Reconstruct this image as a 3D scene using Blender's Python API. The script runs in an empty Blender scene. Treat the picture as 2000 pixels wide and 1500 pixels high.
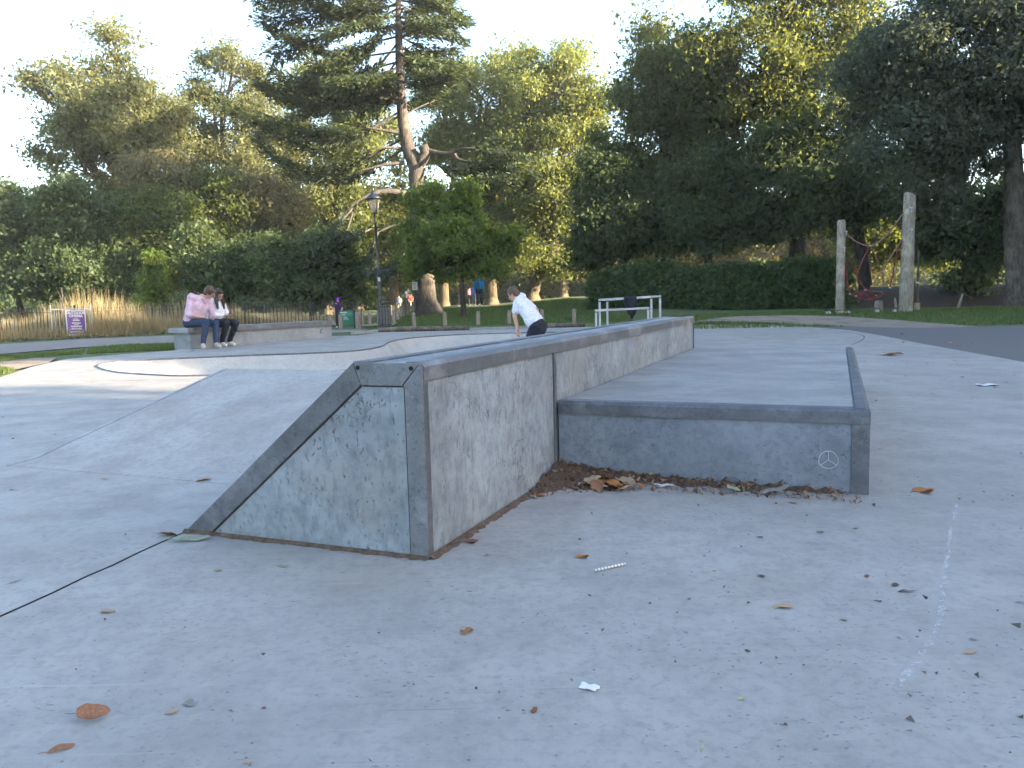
import bpy, bmesh, math, random
import numpy as np
from mathutils import Vector, Matrix
from mathutils.geometry import tessellate_polygon

random.seed(7)
rng = np.random.default_rng(11)
SC = bpy.context.scene
COL = SC.collection
R = math.radians

# ------------------------------------------------------------------ camera
CAM_H, PITCH, ROLL, F = 0.8, 0.1064, 0.0239, 1550.0
cam_d = bpy.data.cameras.new('camera'); cam = bpy.data.objects.new('camera', cam_d); COL.objects.link(cam)
cam_d.sensor_fit = 'HORIZONTAL'; cam_d.sensor_width = 36.0; cam_d.lens = 36.0*F/2000
cam_d.clip_start = 0.05; cam_d.clip_end = 2000
cam.matrix_world = Matrix.Translation((0, 0, CAM_H)) @ (Matrix.Rotation(math.pi/2-PITCH, 4, 'X') @ Matrix.Rotation(-ROLL, 4, 'Z'))
SC.camera = cam

# ------------------------------------------------------------------ sky, sun, exposure
SUN_AZ, SUN_EL = R(108), R(16)          # azimuth clockwise from +Y (the view direction)
wd = bpy.data.worlds.new('World'); SC.world = wd; wd.use_nodes = True
wn = wd.node_tree; bg = wn.nodes['Background']
sky = wn.nodes.new('ShaderNodeTexSky'); sky.sky_type = 'NISHITA'; sky.sun_disc = False
sky.sun_elevation = SUN_EL; sky.sun_rotation = SUN_AZ
sky.air_density = 1.0; sky.dust_density = 1.2; sky.ozone_density = 1.0; sky.altitude = 20
wn.links.new(sky.outputs[0], bg.inputs[0]); bg.inputs[1].default_value = 0.106
sd = bpy.data.lights.new('sun', 'SUN'); sun = bpy.data.objects.new('sun', sd); COL.objects.link(sun)
sd.energy = 4.6; sd.angle = R(0.55); sd.color = (1.0, 0.83, 0.58)
sdir = Vector((math.sin(SUN_AZ)*math.cos(SUN_EL), math.cos(SUN_AZ)*math.cos(SUN_EL), math.sin(SUN_EL)))
sun.rotation_euler = (-sdir).to_track_quat('-Z', 'Y').to_euler()
SC.view_settings.view_transform = 'Standard'; SC.view_settings.look = 'None'
SC.view_settings.exposure = 2.72; SC.view_settings.gamma = 1.0
SC.view_settings.use_curve_mapping = False
SC.render.engine = 'CYCLES'
SC.cycles.use_adaptive_sampling = True; SC.cycles.adaptive_threshold = 0.03; SC.cycles.adaptive_min_samples = 16
SC.cycles.max_bounces = 7; SC.cycles.diffuse_bounces = 3; SC.cycles.transmission_bounces = 6
SC.cycles.transparent_max_bounces = 6; SC.cycles.caustics_reflective = False; SC.cycles.caustics_refractive = False

# ------------------------------------------------------------------ pixel helpers (photo pixels, 2000 wide)
def ray(px, py):
    X, Y = px-1000.0, py-750.0
    c, s = math.cos(ROLL), math.sin(ROLL)
    x = X*c - Y*s; y = X*s + Y*c
    c, s = math.cos(PITCH), math.sin(PITCH)
    return Vector((x, F*c - y*s, -F*s - y*c))
def at(px, py, z=0.0):
    w = ray(px, py); t = (z-CAM_H)/w.z
    return Vector((w.x*t, w.y*t, z))
def atd(px, py, Y):
    w = ray(px, py); t = Y/w.y
    return Vector((w.x*t, Y, CAM_H+w.z*t))

# ------------------------------------------------------------------ object helpers
def tag(o, label=None, cat=None, group=None, kind=None):
    if label: o['label'] = label
    if cat: o['category'] = cat
    if group: o['group'] = group
    if kind: o['kind'] = kind
    return o
def empty(name, loc, rz=0.0):
    o = bpy.data.objects.new(name, None); COL.objects.link(o)
    o.location = loc; o.rotation_euler = (0, 0, rz); o.empty_display_size = 0.2
    return o
def link(name, me, mat, parent=None):
    o = bpy.data.objects.new(name, me); COL.objects.link(o)
    if mat is not None and len(me.materials) == 0: me.materials.append(mat)
    if parent is not None: o.parent = parent
    return o
def np_mesh(name, V, Fq, smooth=False, tint=None):
    """V (n,3) ; Fq (m,k) same k per face"""
    me = bpy.data.meshes.new(name)
    V = np.asarray(V, np.float32); Fq = np.asarray(Fq, np.int32); k = Fq.shape[1]
    me.vertices.add(len(V)); me.vertices.foreach_set('co', V.ravel())
    me.loops.add(Fq.size); me.loops.foreach_set('vertex_index', Fq.ravel())
    me.polygons.add(len(Fq)); me.polygons.foreach_set('loop_start', np.arange(0, Fq.size, k, dtype=np.int32))
    if smooth: me.polygons.foreach_set('use_smooth', np.ones(len(Fq), bool))
    if tint is not None:
        a = me.attributes.new('tint', 'FLOAT', 'POINT'); a.data.foreach_set('value', np.asarray(tint, np.float32))
    me.update(calc_edges=True)
    return me
class MB:
    """collects polygons; build() links ONE mesh object"""
    def __init__(s): s.v = []; s.f = []
    def add(s, vs, fs):
        b = len(s.v); s.v += [tuple(v) for v in vs]; s.f += [tuple(b+i for i in f) for f in fs]; return s
    def hull8(s, b, t):          # bottom ring, top ring (same count)
        n = len(b); vs = list(b)+list(t)
        fs = [tuple(range(n))[::-1], tuple(range(n, 2*n))]+[(i, (i+1) % n, n+(i+1) % n, n+i) for i in range(n)]
        return s.add(vs, fs)
    def box(s, c, sz, rot=None):
        h = Vector(sz)/2; P = [Vector((x*h.x, y*h.y, z*h.z)) for z in (-1, 1) for x, y in ((-1, -1), (1, -1), (1, 1), (-1, 1))]
        if rot is not None: P = [rot @ p for p in P]
        P = [p+Vector(c) for p in P]
        return s.hull8(P[:4], P[4:])
    def prism(s, prof, o, ax, ay, p1):   # 2D profile extruded by vector p1
        b = [Vector(o)+Vector(ax)*x+Vector(ay)*y for x, y in prof]
        return s.hull8(b, [q+Vector(p1) for q in b])
    def tube(s, pts, rad, n=8, cap=True):
        pts = [Vector(p) for p in pts]
        if not hasattr(rad, '__len__'): rad = [rad]*len(pts)
        base = len(s.v); up = None
        for i, p in enumerate(pts):
            t = (pts[min(i+1, len(pts)-1)]-pts[max(i-1, 0)]).normalized()
            if up is None: up = t.orthogonal().normalized()
            up = (up-t*up.dot(t))
            up = up.normalized() if up.length > 1e-6 else t.orthogonal().normalized()
            w = t.cross(up)
            for k in range(n):
                a = 2*math.pi*k/n
                s.v.append(tuple(p+(up*math.cos(a)+w*math.sin(a))*rad[i]))
        for i in range(len(pts)-1):
            for k in range(n):
                a = base+i*n+k; b = base+i*n+(k+1) % n
                s.f.append((a, b, b+n, a+n))
        if cap:
            s.f.append(tuple(base+k for k in range(n))[::-1])
            e = base+(len(pts)-1)*n; s.f.append(tuple(e+k for k in range(n)))
        return s
    def lathe(s, prof, c, n=20):   # prof [(r,z)]
        base = len(s.v); c = Vector(c)
        for r, z in prof:
            for k in range(n):
                a = 2*math.pi*k/n; s.v.append((c.x+r*math.cos(a), c.y+r*math.sin(a), c.z+z))
        for i in range(len(prof)-1):
            for k in range(n):
                a = base+i*n+k; b = base+i*n+(k+1) % n; s.f.append((a, b, b+n, a+n))
        s.f.append(tuple(base+k for k in range(n))[::-1]); e = base+(len(prof)-1)*n
        s.f.append(tuple(e+k for k in range(n)))
        return s
    def mesh(s, name, smooth=False, bevel=0, fixn=True):
        me = bpy.data.meshes.new(name); me.from_pydata(s.v, [], s.f)
        if bevel or fixn:
            bm = bmesh.new(); bm.from_mesh(me)
            if bevel:
                bmesh.ops.remove_doubles(bm, verts=bm.verts, dist=1e-5)
                ed = [e for e in bm.edges if len(e.link_faces) == 2 and e.calc_face_angle(0) > 0.5]
                bmesh.ops.bevel(bm, geom=ed, offset=bevel, segments=2, profile=0.6, affect='EDGES', clamp_overlap=True)
            bmesh.ops.recalc_face_normals(bm, faces=bm.faces)
            bm.to_mesh(me); bm.free()
        if smooth:
            me.polygons.foreach_set('use_smooth', np.ones(len(me.polygons), bool))
        me.update(); return me
    def build(s, name, mat, parent=None, smooth=False, bevel=0):
        return link(name, s.mesh(name, smooth, bevel), mat, parent)

# ------------------------------------------------------------------ material helpers
class NT:
    def __init__(s, name):
        s.m = bpy.data.materials.new(name); s.m.use_nodes = True; s.t = s.m.node_tree
        s.b = s.t.nodes['Principled BSDF']; s.out = s.t.nodes['Material Output']
    def n(s, ty, **kw):
        x = s.t.nodes.new(ty)
        for k, v in kw.items(): setattr(x, k, v)
        return x
    def l(s, a, b): s.t.links.new(a, b)
    def put(s, sock, v):
        if hasattr(v, 'is_linked') or isinstance(v, bpy.types.NodeSocket): s.l(v, sock)
        else: sock.default_value = v
    def coord(s, kind='Object', scale=(1, 1, 1), rot=(0, 0, 0), loc=(0, 0, 0)):
        if kind == 'World': o = s.n('ShaderNodeNewGeometry').outputs['Position']
        else: o = s.n('ShaderNodeTexCoord').outputs[kind]
        mp = s.n('ShaderNodeMapping'); mp.inputs['Scale'].default_value = scale; mp.inputs['Rotation'].default_value = rot
        mp.inputs['Location'].default_value = loc
        s.l(o, mp.inputs[0]); return mp.outputs[0]
    def noise(s, vec, scale, detail=4, rough=0.55, dist=0.0):
        x = s.n('ShaderNodeTexNoise'); s.l(vec, x.inputs['Vector'])
        x.inputs['Scale'].default_value = scale; x.inputs['Detail'].default_value = detail
        x.inputs['Roughness'].default_value = rough; x.inputs['Distortion'].default_value = dist
        return x.outputs[0]
    def voro(s, vec, scale, feature='F1', rnd=1.0):
        x = s.n('ShaderNodeTexVoronoi', feature=feature); s.l(vec, x.inputs['Vector'])
        x.inputs['Scale'].default_value = scale; x.inputs['Randomness'].default_value = rnd
        return x.outputs['Distance']
    def ramp(s, fac, stops):
        x = s.n('ShaderNodeValToRGB'); s.l(fac, x.inputs[0]); e = x.color_ramp.elements
        while len(e) < len(stops): e.new(0.5)
        for i, (p, c) in enumerate(stops):
            e[i].position = p
            e[i].color = (c, c, c, 1) if not hasattr(c, '__len__') else (*c, 1)
        return x.outputs[0]
    def rng(s, fac, a, b, c=0.0, d=1.0):
        x = s.n('ShaderNodeMapRange'); s.l(fac, x.inputs[0])
        for i, v in enumerate((a, b, c, d)): x.inputs[i+1].default_value = v
        return x.outputs[0]
    def mth(s, op, a, b=0.0):
        x = s.n('ShaderNodeMath', operation=op); s.put(x.inputs[0], a); s.put(x.inputs[1], b); return x.outputs[0]
    def mix(s, fac, a, b, mode='MIX'):
        x = s.n('ShaderNodeMix', data_type='RGBA', blend_type=mode)
        s.put(x.inputs[0], fac)
        for i, v in ((6, a), (7, b)):
            if isinstance(v, bpy.types.NodeSocket): s.l(v, x.inputs[i])
            else: x.inputs[i].default_value = (*v, 1)
        return x.outputs[2]
    def bump(s, h, strength=0.3, dist=0.01, prev=None):
        x = s.n('ShaderNodeBump'); x.inputs['Strength'].default_value = strength; x.inputs['Distance'].default_value = dist
        s.l(h, x.inputs['Height'])
        if prev is not None: s.l(prev, x.inputs['Normal'])
        return x.outputs[0]
    def fin(s, col=None, rough=None, normal=None, metal=None, spec=None):
        if col is not None:
            if isinstance(col, bpy.types.NodeSocket): s.l(col, s.b.inputs['Base Color'])
            else: s.b.inputs['Base Color'].default_value = (*col, 1)
        if rough is not None: s.put(s.b.inputs['Roughness'], rough)
        if metal is not None: s.put(s.b.inputs['Metallic'], metal)
        if spec is not None: s.b.inputs['Specular IOR Level'].default_value = spec
        if normal is not None: s.l(normal, s.b.inputs['Normal'])
        return s.m
def simple(name, col, rough=0.7, var=0.15, scale=12.0, metal=0.0, bump=0.0, spec=0.5):
    t = NT(name); v = t.coord()
    nz = t.noise(v, scale, 4)
    c = t.mix(t.rng(nz, .3, .7), tuple(x*(1-var) for x in col), tuple(min(1, x*(1+var)) for x in col))
    nm = t.bump(nz, bump, 0.01) if bump else None
    return t.fin(c, rough, nm, metal, spec)
def concrete(name, base=(.40, .385, .36), dark=(.25, .25, .25), pits=1.0, kind='World', cracks=0.0, streak=False, pitdens=.5, gloss=0.62, mott=1.0, stain=0.0, scuff=0.0, finew=0.0):
    t = NT(name); v = t.coord(kind)
    vs = t.coord(kind, scale=(1, 1, .45)) if streak else v
    big = t.noise(v, .55, 3, .5); mid = t.noise(v, 2.6, 5, .6); fine = t.noise(vs, 38, 4, .6); grit = t.noise(v, 320, 2, .5)
    light = tuple(min(1, x*1.22) for x in base)
    c = t.mix(t.rng(big, .35, .65), base, light)
    c = t.mix(t.mth('MULTIPLY', t.rng(mid, .42, .68), .75*mott), c, tuple(a*.72 for a in base))
    bl = t.noise(t.coord(kind, loc=(7.3, 2.1, 1.7)), 7.0, 5, .62)
    c = t.mix(t.mth('MULTIPLY', t.rng(bl, .55, .72), .5*mott), c, dark)
    if stain:
        st = t.noise(t.coord(kind, loc=(3.1, 9.7, .4)), 1.7, 4, .6)
        c = t.mix(t.mth('MULTIPLY', t.rng(st, .56, .70), stain), c, (.27, .20, .13))
    c = t.mix(t.mth('MULTIPLY', t.rng(fine, .50, .68), .45+finew), c, dark)
    m2 = t.noise(t.coord(kind, loc=(1.3, 4.4, 8.1)), 17, 5, .68); c = t.mix(t.mth('MULTIPLY', t.rng(m2, .46, .66), .35+finew), c, dark)
    c = t.mix(t.mth('MULTIPLY', t.rng(grit, .5, .8), .35), c, tuple(a*.6 for a in base))
    if scuff:
        for rz_, sc_ in ((.5, (2.2, 60, 1)), (-.9, (1.6, 75, 1)), (1.9, (3.0, 90, 1))):
            ln_ = t.noise(t.coord(kind, scale=sc_, rot=(0, 0, rz_)), 1.0, 2, .5)
            ar_ = t.noise(t.coord(kind, loc=(rz_*5, 1, 0)), .9, 3)
            c = t.mix(t.mth('MULTIPLY', t.mth('MULTIPLY', t.rng(ln_, .64, .72), t.rng(ar_, .48, .62)), scuff), c, tuple(min(1, x*1.35) for x in base) if rz_ > 0 else tuple(x*.55 for x in base))
    # pits
    pm = t.rng(t.noise(v, 3.2, 4, .6), .62-.3*pitdens, .72-.12*pitdens)
    vo = t.noise(t.coord(kind, scale=(1, 1.0, .5) if streak else (.6, 1.0, 1)), 95, 2, .4)
    p1 = t.mth('MULTIPLY', t.rng(vo, .655, .70), pm)
    vo2 = t.voro(v, 24.0); p2 = t.rng(vo2, .085, .05)
    p2 = t.mth('MULTIPLY', p2, t.rng(t.noise(v, 5.0, 2), .44, .52))
    pit = t.mth('MULTIPLY', t.mth('MAXIMUM', p1, p2), pits)
    c = t.mix(t.mth('MULTIPLY', pit, .8), c, (.085, .085, .09))
    h = t.mth('SUBTRACT', t.mth('MULTIPLY', fine, .25), pit)
    if cracks:
        dv = t.n('ShaderNodeMix', data_type='RGBA'); dv.inputs[0].default_value = .10
        t.l(v, dv.inputs[6])
        nn = t.n('ShaderNodeTexNoise'); nn.inputs['Scale'].default_value = 9; nn.inputs['Detail'].default_value = 4
        t.l(v, nn.inputs['Vector']); t.l(nn.outputs[1], dv.inputs[7])
        ck = t.rng(t.mth('ABSOLUTE', t.mth('SUBTRACT', t.noise(dv.outputs[2], 5.5, 5, .62), .5)), .0075, .0015)
        ck = t.mth('MULTIPLY', ck, t.rng(t.noise(v, 3.1, 3), .50, .60))
        c = t.mix(t.mth('MULTIPLY', ck, cracks), c, (.06, .06, .06)); h = t.mth('SUBTRACT', h, t.mth('MULTIPLY', ck, .8))
    nm = t.bump(h, .55, .004)
    nm = t.bump(mid, .12, .02, nm)
    return t.fin(c, t.rng(mid, .3, .7, gloss-.08, gloss+.15), nm, spec=.4)
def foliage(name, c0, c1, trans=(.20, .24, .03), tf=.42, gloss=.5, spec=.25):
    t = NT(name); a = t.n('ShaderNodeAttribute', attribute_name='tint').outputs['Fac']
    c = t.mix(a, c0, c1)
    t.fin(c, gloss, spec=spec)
    tr = t.n('ShaderNodeBsdfTranslucent'); t.l(t.mix(a, tuple(x*.75 for x in trans), tuple(x*1.25 for x in trans)), tr.inputs[0])
    ms = t.n('ShaderNodeMixShader'); ms.inputs[0].default_value = tf
    t.l(t.b.outputs[0], ms.inputs[1]); t.l(tr.outputs[0], ms.inputs[2]); t.l(ms.outputs[0], t.out.inputs[0])
    return t.m
def bark(name, c0, c1, sc=6.0):
    t = NT(name); v = t.coord('Object', scale=(1, 1, .22)); n1 = t.noise(v, sc*3, 6, .65); n2 = t.noise(t.coord(), sc*.3, 3)
    c = t.mix(t.rng(n1, .35, .65), c0, c1); c = t.mix(t.mth('MULTIPLY', t.rng(n2, .5, .65), .5), c, tuple(x*1.6 for x in c1))
    return t.fin(c, .9, t.bump(n1, .8, .05), spec=.2)

M = {}
M['plaza'] = concrete('plaza_concrete', (.315, .300, .286), (.205, .198, .192), pits=.9, pitdens=.75, stain=.22, gloss=.55, mott=.65, scuff=.5)
M['ledge'] = concrete('ledge_concrete', (.275, .31, .345), (.11, .127, .15), pits=1.0, pitdens=1.0, cracks=.75, streak=True, stain=.35, mott=1.2, finew=.08)
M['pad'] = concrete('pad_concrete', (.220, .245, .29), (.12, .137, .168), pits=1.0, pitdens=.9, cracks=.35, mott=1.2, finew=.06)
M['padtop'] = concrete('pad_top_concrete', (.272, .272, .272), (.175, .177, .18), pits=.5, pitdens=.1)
M['bench'] = concrete('bench_concrete', (.265, .28, .295), (.17, .18, .195), pits=.6, pitdens=.4)
M['bowl'] = concrete('bowl_concrete', (.38, .37, .355), (.27, .27, .27), pits=.2, pitdens=.1, mott=.6)
def steel_mat(name, a, b, rough):
    t = NT(name); v = t.coord('World'); s1 = t.noise(v, 9, 5, .65); s2 = t.noise(v, 60, 3, .6)
    c = t.mix(t.rng(s1, .35, .68), a, b); c = t.mix(t.mth('MULTIPLY', t.rng(s2, .55, .75), .6), c, tuple(x*.4 for x in a)); s3 = t.noise(t.coord('World', loc=(4, 4, 4)), 3.5, 5, .7); c = t.mix(t.mth('MULTIPLY', t.rng(s3, .52, .66), .6), c, tuple(min(1, x*1.7) for x in b)); s4 = t.noise(t.coord('World', loc=(9, 1, 4)), 140, 3, .7); c = t.mix(t.mth('MULTIPLY', t.rng(s4, .6, .7), .5), c, tuple(min(1, x*2) for x in b))
    return t.fin(c, t.rng(s1, .3, .7, rough-.1, rough+.15), t.bump(s2, .25, .003), metal=.35)
M['steel'] = steel_mat('galvanised_steel', (.115, .122, .138), (.185, .195, .215), .5)
M['steel_dark'] = steel_mat('worn_steel', (.085, .09, .106), (.15, .158, .18), .45)
M['rail'] = steel_mat('rail_steel', (.36, .37, .39), (.46, .46, .47), .45)
M['hole'] = simple('dark_hole', (.006, .006, .007), .9)
M['joint'] = simple('joint_dirt', (.045, .035, .03), .95, bump=.3)
M['black'] = simple('black_metal', (.012, .013, .016), .4, .3)
M['dirt'] = simple('dirt', (.10, .066, .045), .95, .5, 60, bump=.8)
M['asphalt'] = None
t = NT('asphalt'); v = t.coord('World'); n1 = t.noise(v, 180, 3, .7); n2 = t.noise(v, .8, 4)
c = t.mix(t.rng(n1, .35, .7), (.08, .076, .08), (.17, .16, .165)); c = t.mix(t.mth('MULTIPLY', t.rng(n2, .4, .65), .6), c, (.135, .12, .115))
M['asphalt'] = t.fin(c, .85, t.bump(n1, .5, .006))
t = NT('path_asphalt'); v = t.coord('World'); n1 = t.noise(v, 120, 3, .7); n2 = t.noise(v, .5, 4)
c = t.mix(t.rng(n1, .35, .7), (.16, .145, .14), (.26, .235, .22)); c = t.mix(t.mth('MULTIPLY', t.rng(n2, .45, .65), .6), c, (.26, .21, .17))
M['path'] = t.fin(c, .9, t.bump(n1, .4, .006))
t = NT('gravel_dirt'); v = t.coord('World'); n1 = t.noise(v, 30, 5, .7); n2 = t.noise(v, 1.5, 4)
c = t.mix(t.rng(n1, .35, .65), (.15, .12, .095), (.38, .31, .25)); c = t.mix(t.mth('MULTIPLY', t.rng(n2, .5, .65), .6), c, (.12, .10, .06))
M['gravel'] = t.fin(c, .95, t.bump(n1, .8, .02))
t = NT('ground_grass'); v = t.coord('World'); n1 = t.noise(v, 14, 6, .7); n2 = t.noise(v, .35, 5); n3 = t.noise(v, 2.2, 5)
c = t.mix(t.rng(n1, .35, .68), (.042, .070, .024), (.115, .155, .05)); c = t.mix(t.mth('MULTIPLY', t.rng(n3, .5, .68), .65), c, (.13, .13, .05))
c = t.mix(t.mth('MULTIPLY', t.rng(n2, .56, .68), .6), c, (.12, .085, .05))
M['grassland'] = t.fin(c, .95, t.bump(n1, .8, .04))
t = NT('bark_chip'); v = t.coord('World'); n1 = t.noise(v, 25, 5, .7)
M['chips'] = t.fin(t.mix(t.rng(n1, .35, .65), (.022, .014, .010), (.085, .05, .032)), .95, t.bump(n1, .9, .04))
M['grass'] = foliage('grass_blades', (.050, .088, .025), (.15, .19, .06), (.17, .22, .04), .38)
M['drygrass'] = foliage('dry_grass', (.19, .155, .085), (.48, .39, .22), (.38, .29, .13), .3)
M['leaf_plane'] = foliage('plane_leaves', (.044, .066, .020), (.112, .138, .045), (.32, .35, .06), .42)
M['leaf_olive_shaded'] = foliage('shaded_olive_leaves', (.044, .064, .024), (.108, .134, .048), (.29, .31, .055), .42)  # darker leaf colour stands in for shade on the upper right crowns
M['leaf_gold'] = foliage('golden_leaves', (.066, .088, .032), (.16, .182, .07), (.40, .43, .09), .46)
M['leaf_pale'] = foliage('pale_leaves', (.075, .092, .042), (.17, .18, .085), (.34, .33, .11), .40)
M['leaf_dark'] = foliage('dark_leaves', (.040, .068, .034), (.10, .135, .056), (.20, .24, .06), .40)
M['leaf_grey'] = foliage('grey_green_leaves', (.046, .062, .042), (.12, .14, .092), (.16, .18, .08), .34)
M['leaf_maple'] = foliage('sunlit_green_leaves', (.060, .105, .026), (.13, .18, .045), (.34, .40, .045), .45)  # green lightened in the colour for sun that does not reach the maple
M['leaf_brown'] = foliage('dry_brown_leaves', (.125, .112, .058), (.25, .222, .12), (.30, .26, .10), .4)
M['leaf_far'] = foliage('far_leaves', (.030, .034, .008), (.070, .066, .016), (.20, .16, .02), .45, .9, .05)
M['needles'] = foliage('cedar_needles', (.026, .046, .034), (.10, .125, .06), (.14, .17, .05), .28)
M['hedge'] = foliage('hedge_leaves', (.028, .055, .020), (.085, .13, .042), (.16, .21, .03), .34)
M['bark_grey'] = bark('grey_bark', (.05, .04, .034), (.15, .122, .10))
M['bark_cedar'] = bark('cedar_bark', (.05, .042, .038), (.135, .118, .105))
M['bark_dark'] = bark('dark_bark', (.025, .02, .016), (.075, .06, .048))
M['bark_plane'] = bark('plane_bark', (.055, .045, .032), (.16, .13, .085), 3)
M['log'] = bark('weathered_log', (.20, .165, .13), (.40, .345, .28), 9)
M['bollard'] = bark('bollard_wood', (.20, .16, .12), (.36, .30, .24), 12)
M['timber'] = bark('edging_timber', (.06, .05, .04), (.17, .145, .12), 10)
RIGHT_TREES = [
 (27, -10, 1.5, 0.3, 'tall dense tree outside the right side, level with the viewer'),
 (28, -17.5, 1.5, 1.7, 'tall dense tree outside the right side, behind the viewer'),
 (26, -3.2, 1.05, 2.9, 'dense tree outside the right side near the asphalt path'),
 (26, 0.4, 0.92, 4.1, 'smallest dense tree outside the right side across the asphalt path'),
 (26.5, 5.6, 1.42, 5.0, 'dark tree outside the right side beyond the asphalt bend'),
 (27, 14.5, 1.42, .9, 'dark tree outside the right side next to the grey trunk'),
 (37, -13.8, 1.6, 2.2, 'tall dark tree outside the right side, second row'),
 (37, -4.8, 1.25, 3.3, 'tall dark tree outside the right side, second row by the path'),
 (38, 2, 1.35, 5.5, 'tall dark tree outside the right side, second row past the bend'),
 (24, -24, 1.5, 4.5, 'tall dense tree outside the right side, far behind the viewer'),
 (31, -7, 1.4, 1.1, 'tall dark tree outside the right side between the first two rows'),
 (33, -19, 1.5, .4, 'tall dark tree outside the right side, second row behind the viewer'),
 (33, 9.2, 1.5, 2.6, 'tall dark tree outside the right side between path and playground'),
 (29, 22, 1.55, 3.7, 'tall dark tree outside the right side beside the playground'),
 (31, 30, 1.55, 5.2, 'tallest dark tree outside the right side behind the playground'),
 (31.5, 4.4, 1.6, 1.9, 'tall dark tree outside the right side between bend and second row'),
 (36, 17, 1.4, .2, 'tall dark tree outside the right side, second row by the playground'),
 (38, 26, 1.45, 2.4, 'tall dark tree outside the right side, second row behind the playground'),
 (28.5, 11.2, 1.48, 3.0, 'tall dark tree outside the right side facing the footpath poster'),
]
# ================================================================== THE SETTING
def smooth(a, b, x):
    t = np.clip((x-a)/(b-a), 0, 1); return t*t*(3-2*t)
def gz(x, y):
    x = np.asarray(x, float); y = np.asarray(y, float)
    lawn = smooth(26.0, 46, y)*(smooth(-8.5, -3.5, x)*.36+smooth(-1.5, 3, x)*.30+.10)*(1-.75*smooth(4, 9, x)*(1-smooth(40, 55, y)))
    strip = .15*smooth(17.6, 23.5, y)*smooth(2.0, 6.0, x)
    return lawn+strip-.02+.02*np.sin(x*.7+1)*np.sin(y*.5)*smooth(24, 30, y)
def g(x, y): return float(gz(x, y))
def P2(pts): return [at(*p).to_2d() for p in pts]
def sheet(name, outer, z, mat, holes=(), thick=0.0):
    loops = [[Vector((p[0], p[1], 0)) for p in outer]]+[[Vector((p[0], p[1], 0)) for p in h] for h in holes]
    tr = tessellate_polygon(loops); flat = [v for l in loops for v in l]
    mb = MB(); mb.add([(v.x, v.y, z) for v in flat], tr)
    me = mb.mesh(name, fixn=False)
    me.update()
    if len(me.polygons) and me.polygons[0].normal.z < 0: me.flip_normals()
    bm = bmesh.new(); bm.from_mesh(me)
    for f in bm.faces:
        if f.normal.z < 0: f.normal_flip()
    bm.to_mesh(me); bm.free()
    return tag(link(name, me, mat), kind='structure')
def drape(name, outer, dz, mat):
    o = sheet(name, outer, 0, mat); bm = bmesh.new(); bm.from_mesh(o.data)
    for _ in range(3): bmesh.ops.subdivide_edges(bm, edges=bm.edges[:], cuts=1, use_grid_fill=True)
    for v_ in bm.verts: v_.co.z = g(v_.co.x, v_.co.y)+dz
    bm.to_mesh(o.data); bm.free(); return o
def spline(pts, n=6, closed=False):
    P = [Vector(p) for p in pts]; out = []; N = len(P)
    for i in range(N if closed else N-1):
        a, b, c, d = (P[(i-1) % N], P[i], P[(i+1) % N], P[(i+2) % N]) if closed else (P[max(i-1, 0)], P[i], P[i+1], P[min(i+2, N-1)])
        for k in range(n):
            t = k/n
            out.append(.5*((2*b)+(c-a)*t+(2*a-5*b+4*c-d)*t*t+(3*b-a-3*c+d)*t**3))
    if not closed: out.append(P[-1])
    return out
def inside(poly, x, y):
    x = np.asarray(x); y = np.asarray(y); r = np.zeros(x.shape, bool); n = len(poly)
    for i in range(n):
        x1, y1 = poly[i][0], poly[i][1]; x2, y2 = poly[(i+1) % n][0], poly[(i+1) % n][1]
        if y1 == y2: continue
        c = ((y1 > y) != (y2 > y)) & (x < (x2-x1)*(y-y1)/(y2-y1)+x1); r ^= c
    return r

# ledge frame
ANG = 0.3905
A0 = Vector((-0.2755, 2.4028, 0)); DD = Vector((math.sin(ANG), math.cos(ANG), 0)); RR = Vector((math.cos(ANG), -math.sin(ANG), 0)); UU = Vector((0, 0, 1))
LH, LL, LW, LT, TJ, PH, PW = .6138, 4.947, .9816, .2409, 1.2455, .3387, 1.2906

# bowl outline (clockwise from its left tip)
bowl_px = [(190, 716), (215, 708), (300, 703), (480, 695), (620, 690), (700, 685), (745, 677), (762, 668), (800, 661), (870, 655.5), (960, 652), (1050, 650)]
bowl = [at(*p).to_2d() for p in bowl_px]
bowl += [Vector((1.7, 18.2)), Vector((2.9, 16.6)), Vector((3.0, 14.0)), Vector((1.6, 11.8)), Vector((-.4, 10.2)), Vector((-2.2, 9.3)), Vector((-3.6, 9.15)), at(300, 733).to_2d(), at(225, 727).to_2d()]
bowl3 = spline([(p.x, p.y, 0) for p in bowl], 5, True)
bowl2 = [(p.x, p.y) for p in bowl3]

# plaza outline
lft = [at(*p).to_2d() for p in [(0, 737), (60, 717), (130, 701), (250, 691), (345, 684)]]
top = [Vector((-6.9, 16.6)), Vector((-5.2, 19.4)), at(700, 655).to_2d(), at(745, 649).to_2d(), at(900, 645.5).to_2d(), at(1130, 639).to_2d(), at(1350, 634).to_2d(), at(1500, 633).to_2d()]
rgt = [at(*p).to_2d() for p in [(1600, 640), (1660, 645), (1720, 655), (1800, 671), (1900, 689), (2000, 707)]]
plaza = [Vector((-14, -6)), Vector((-14, 6.5)), Vector((-9.5, 8.2))]+lft+top+rgt+[Vector((7.5, 4.0)), Vector((9, -6))]
plaza = [(p.x, p.y) for p in plaza]
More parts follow.
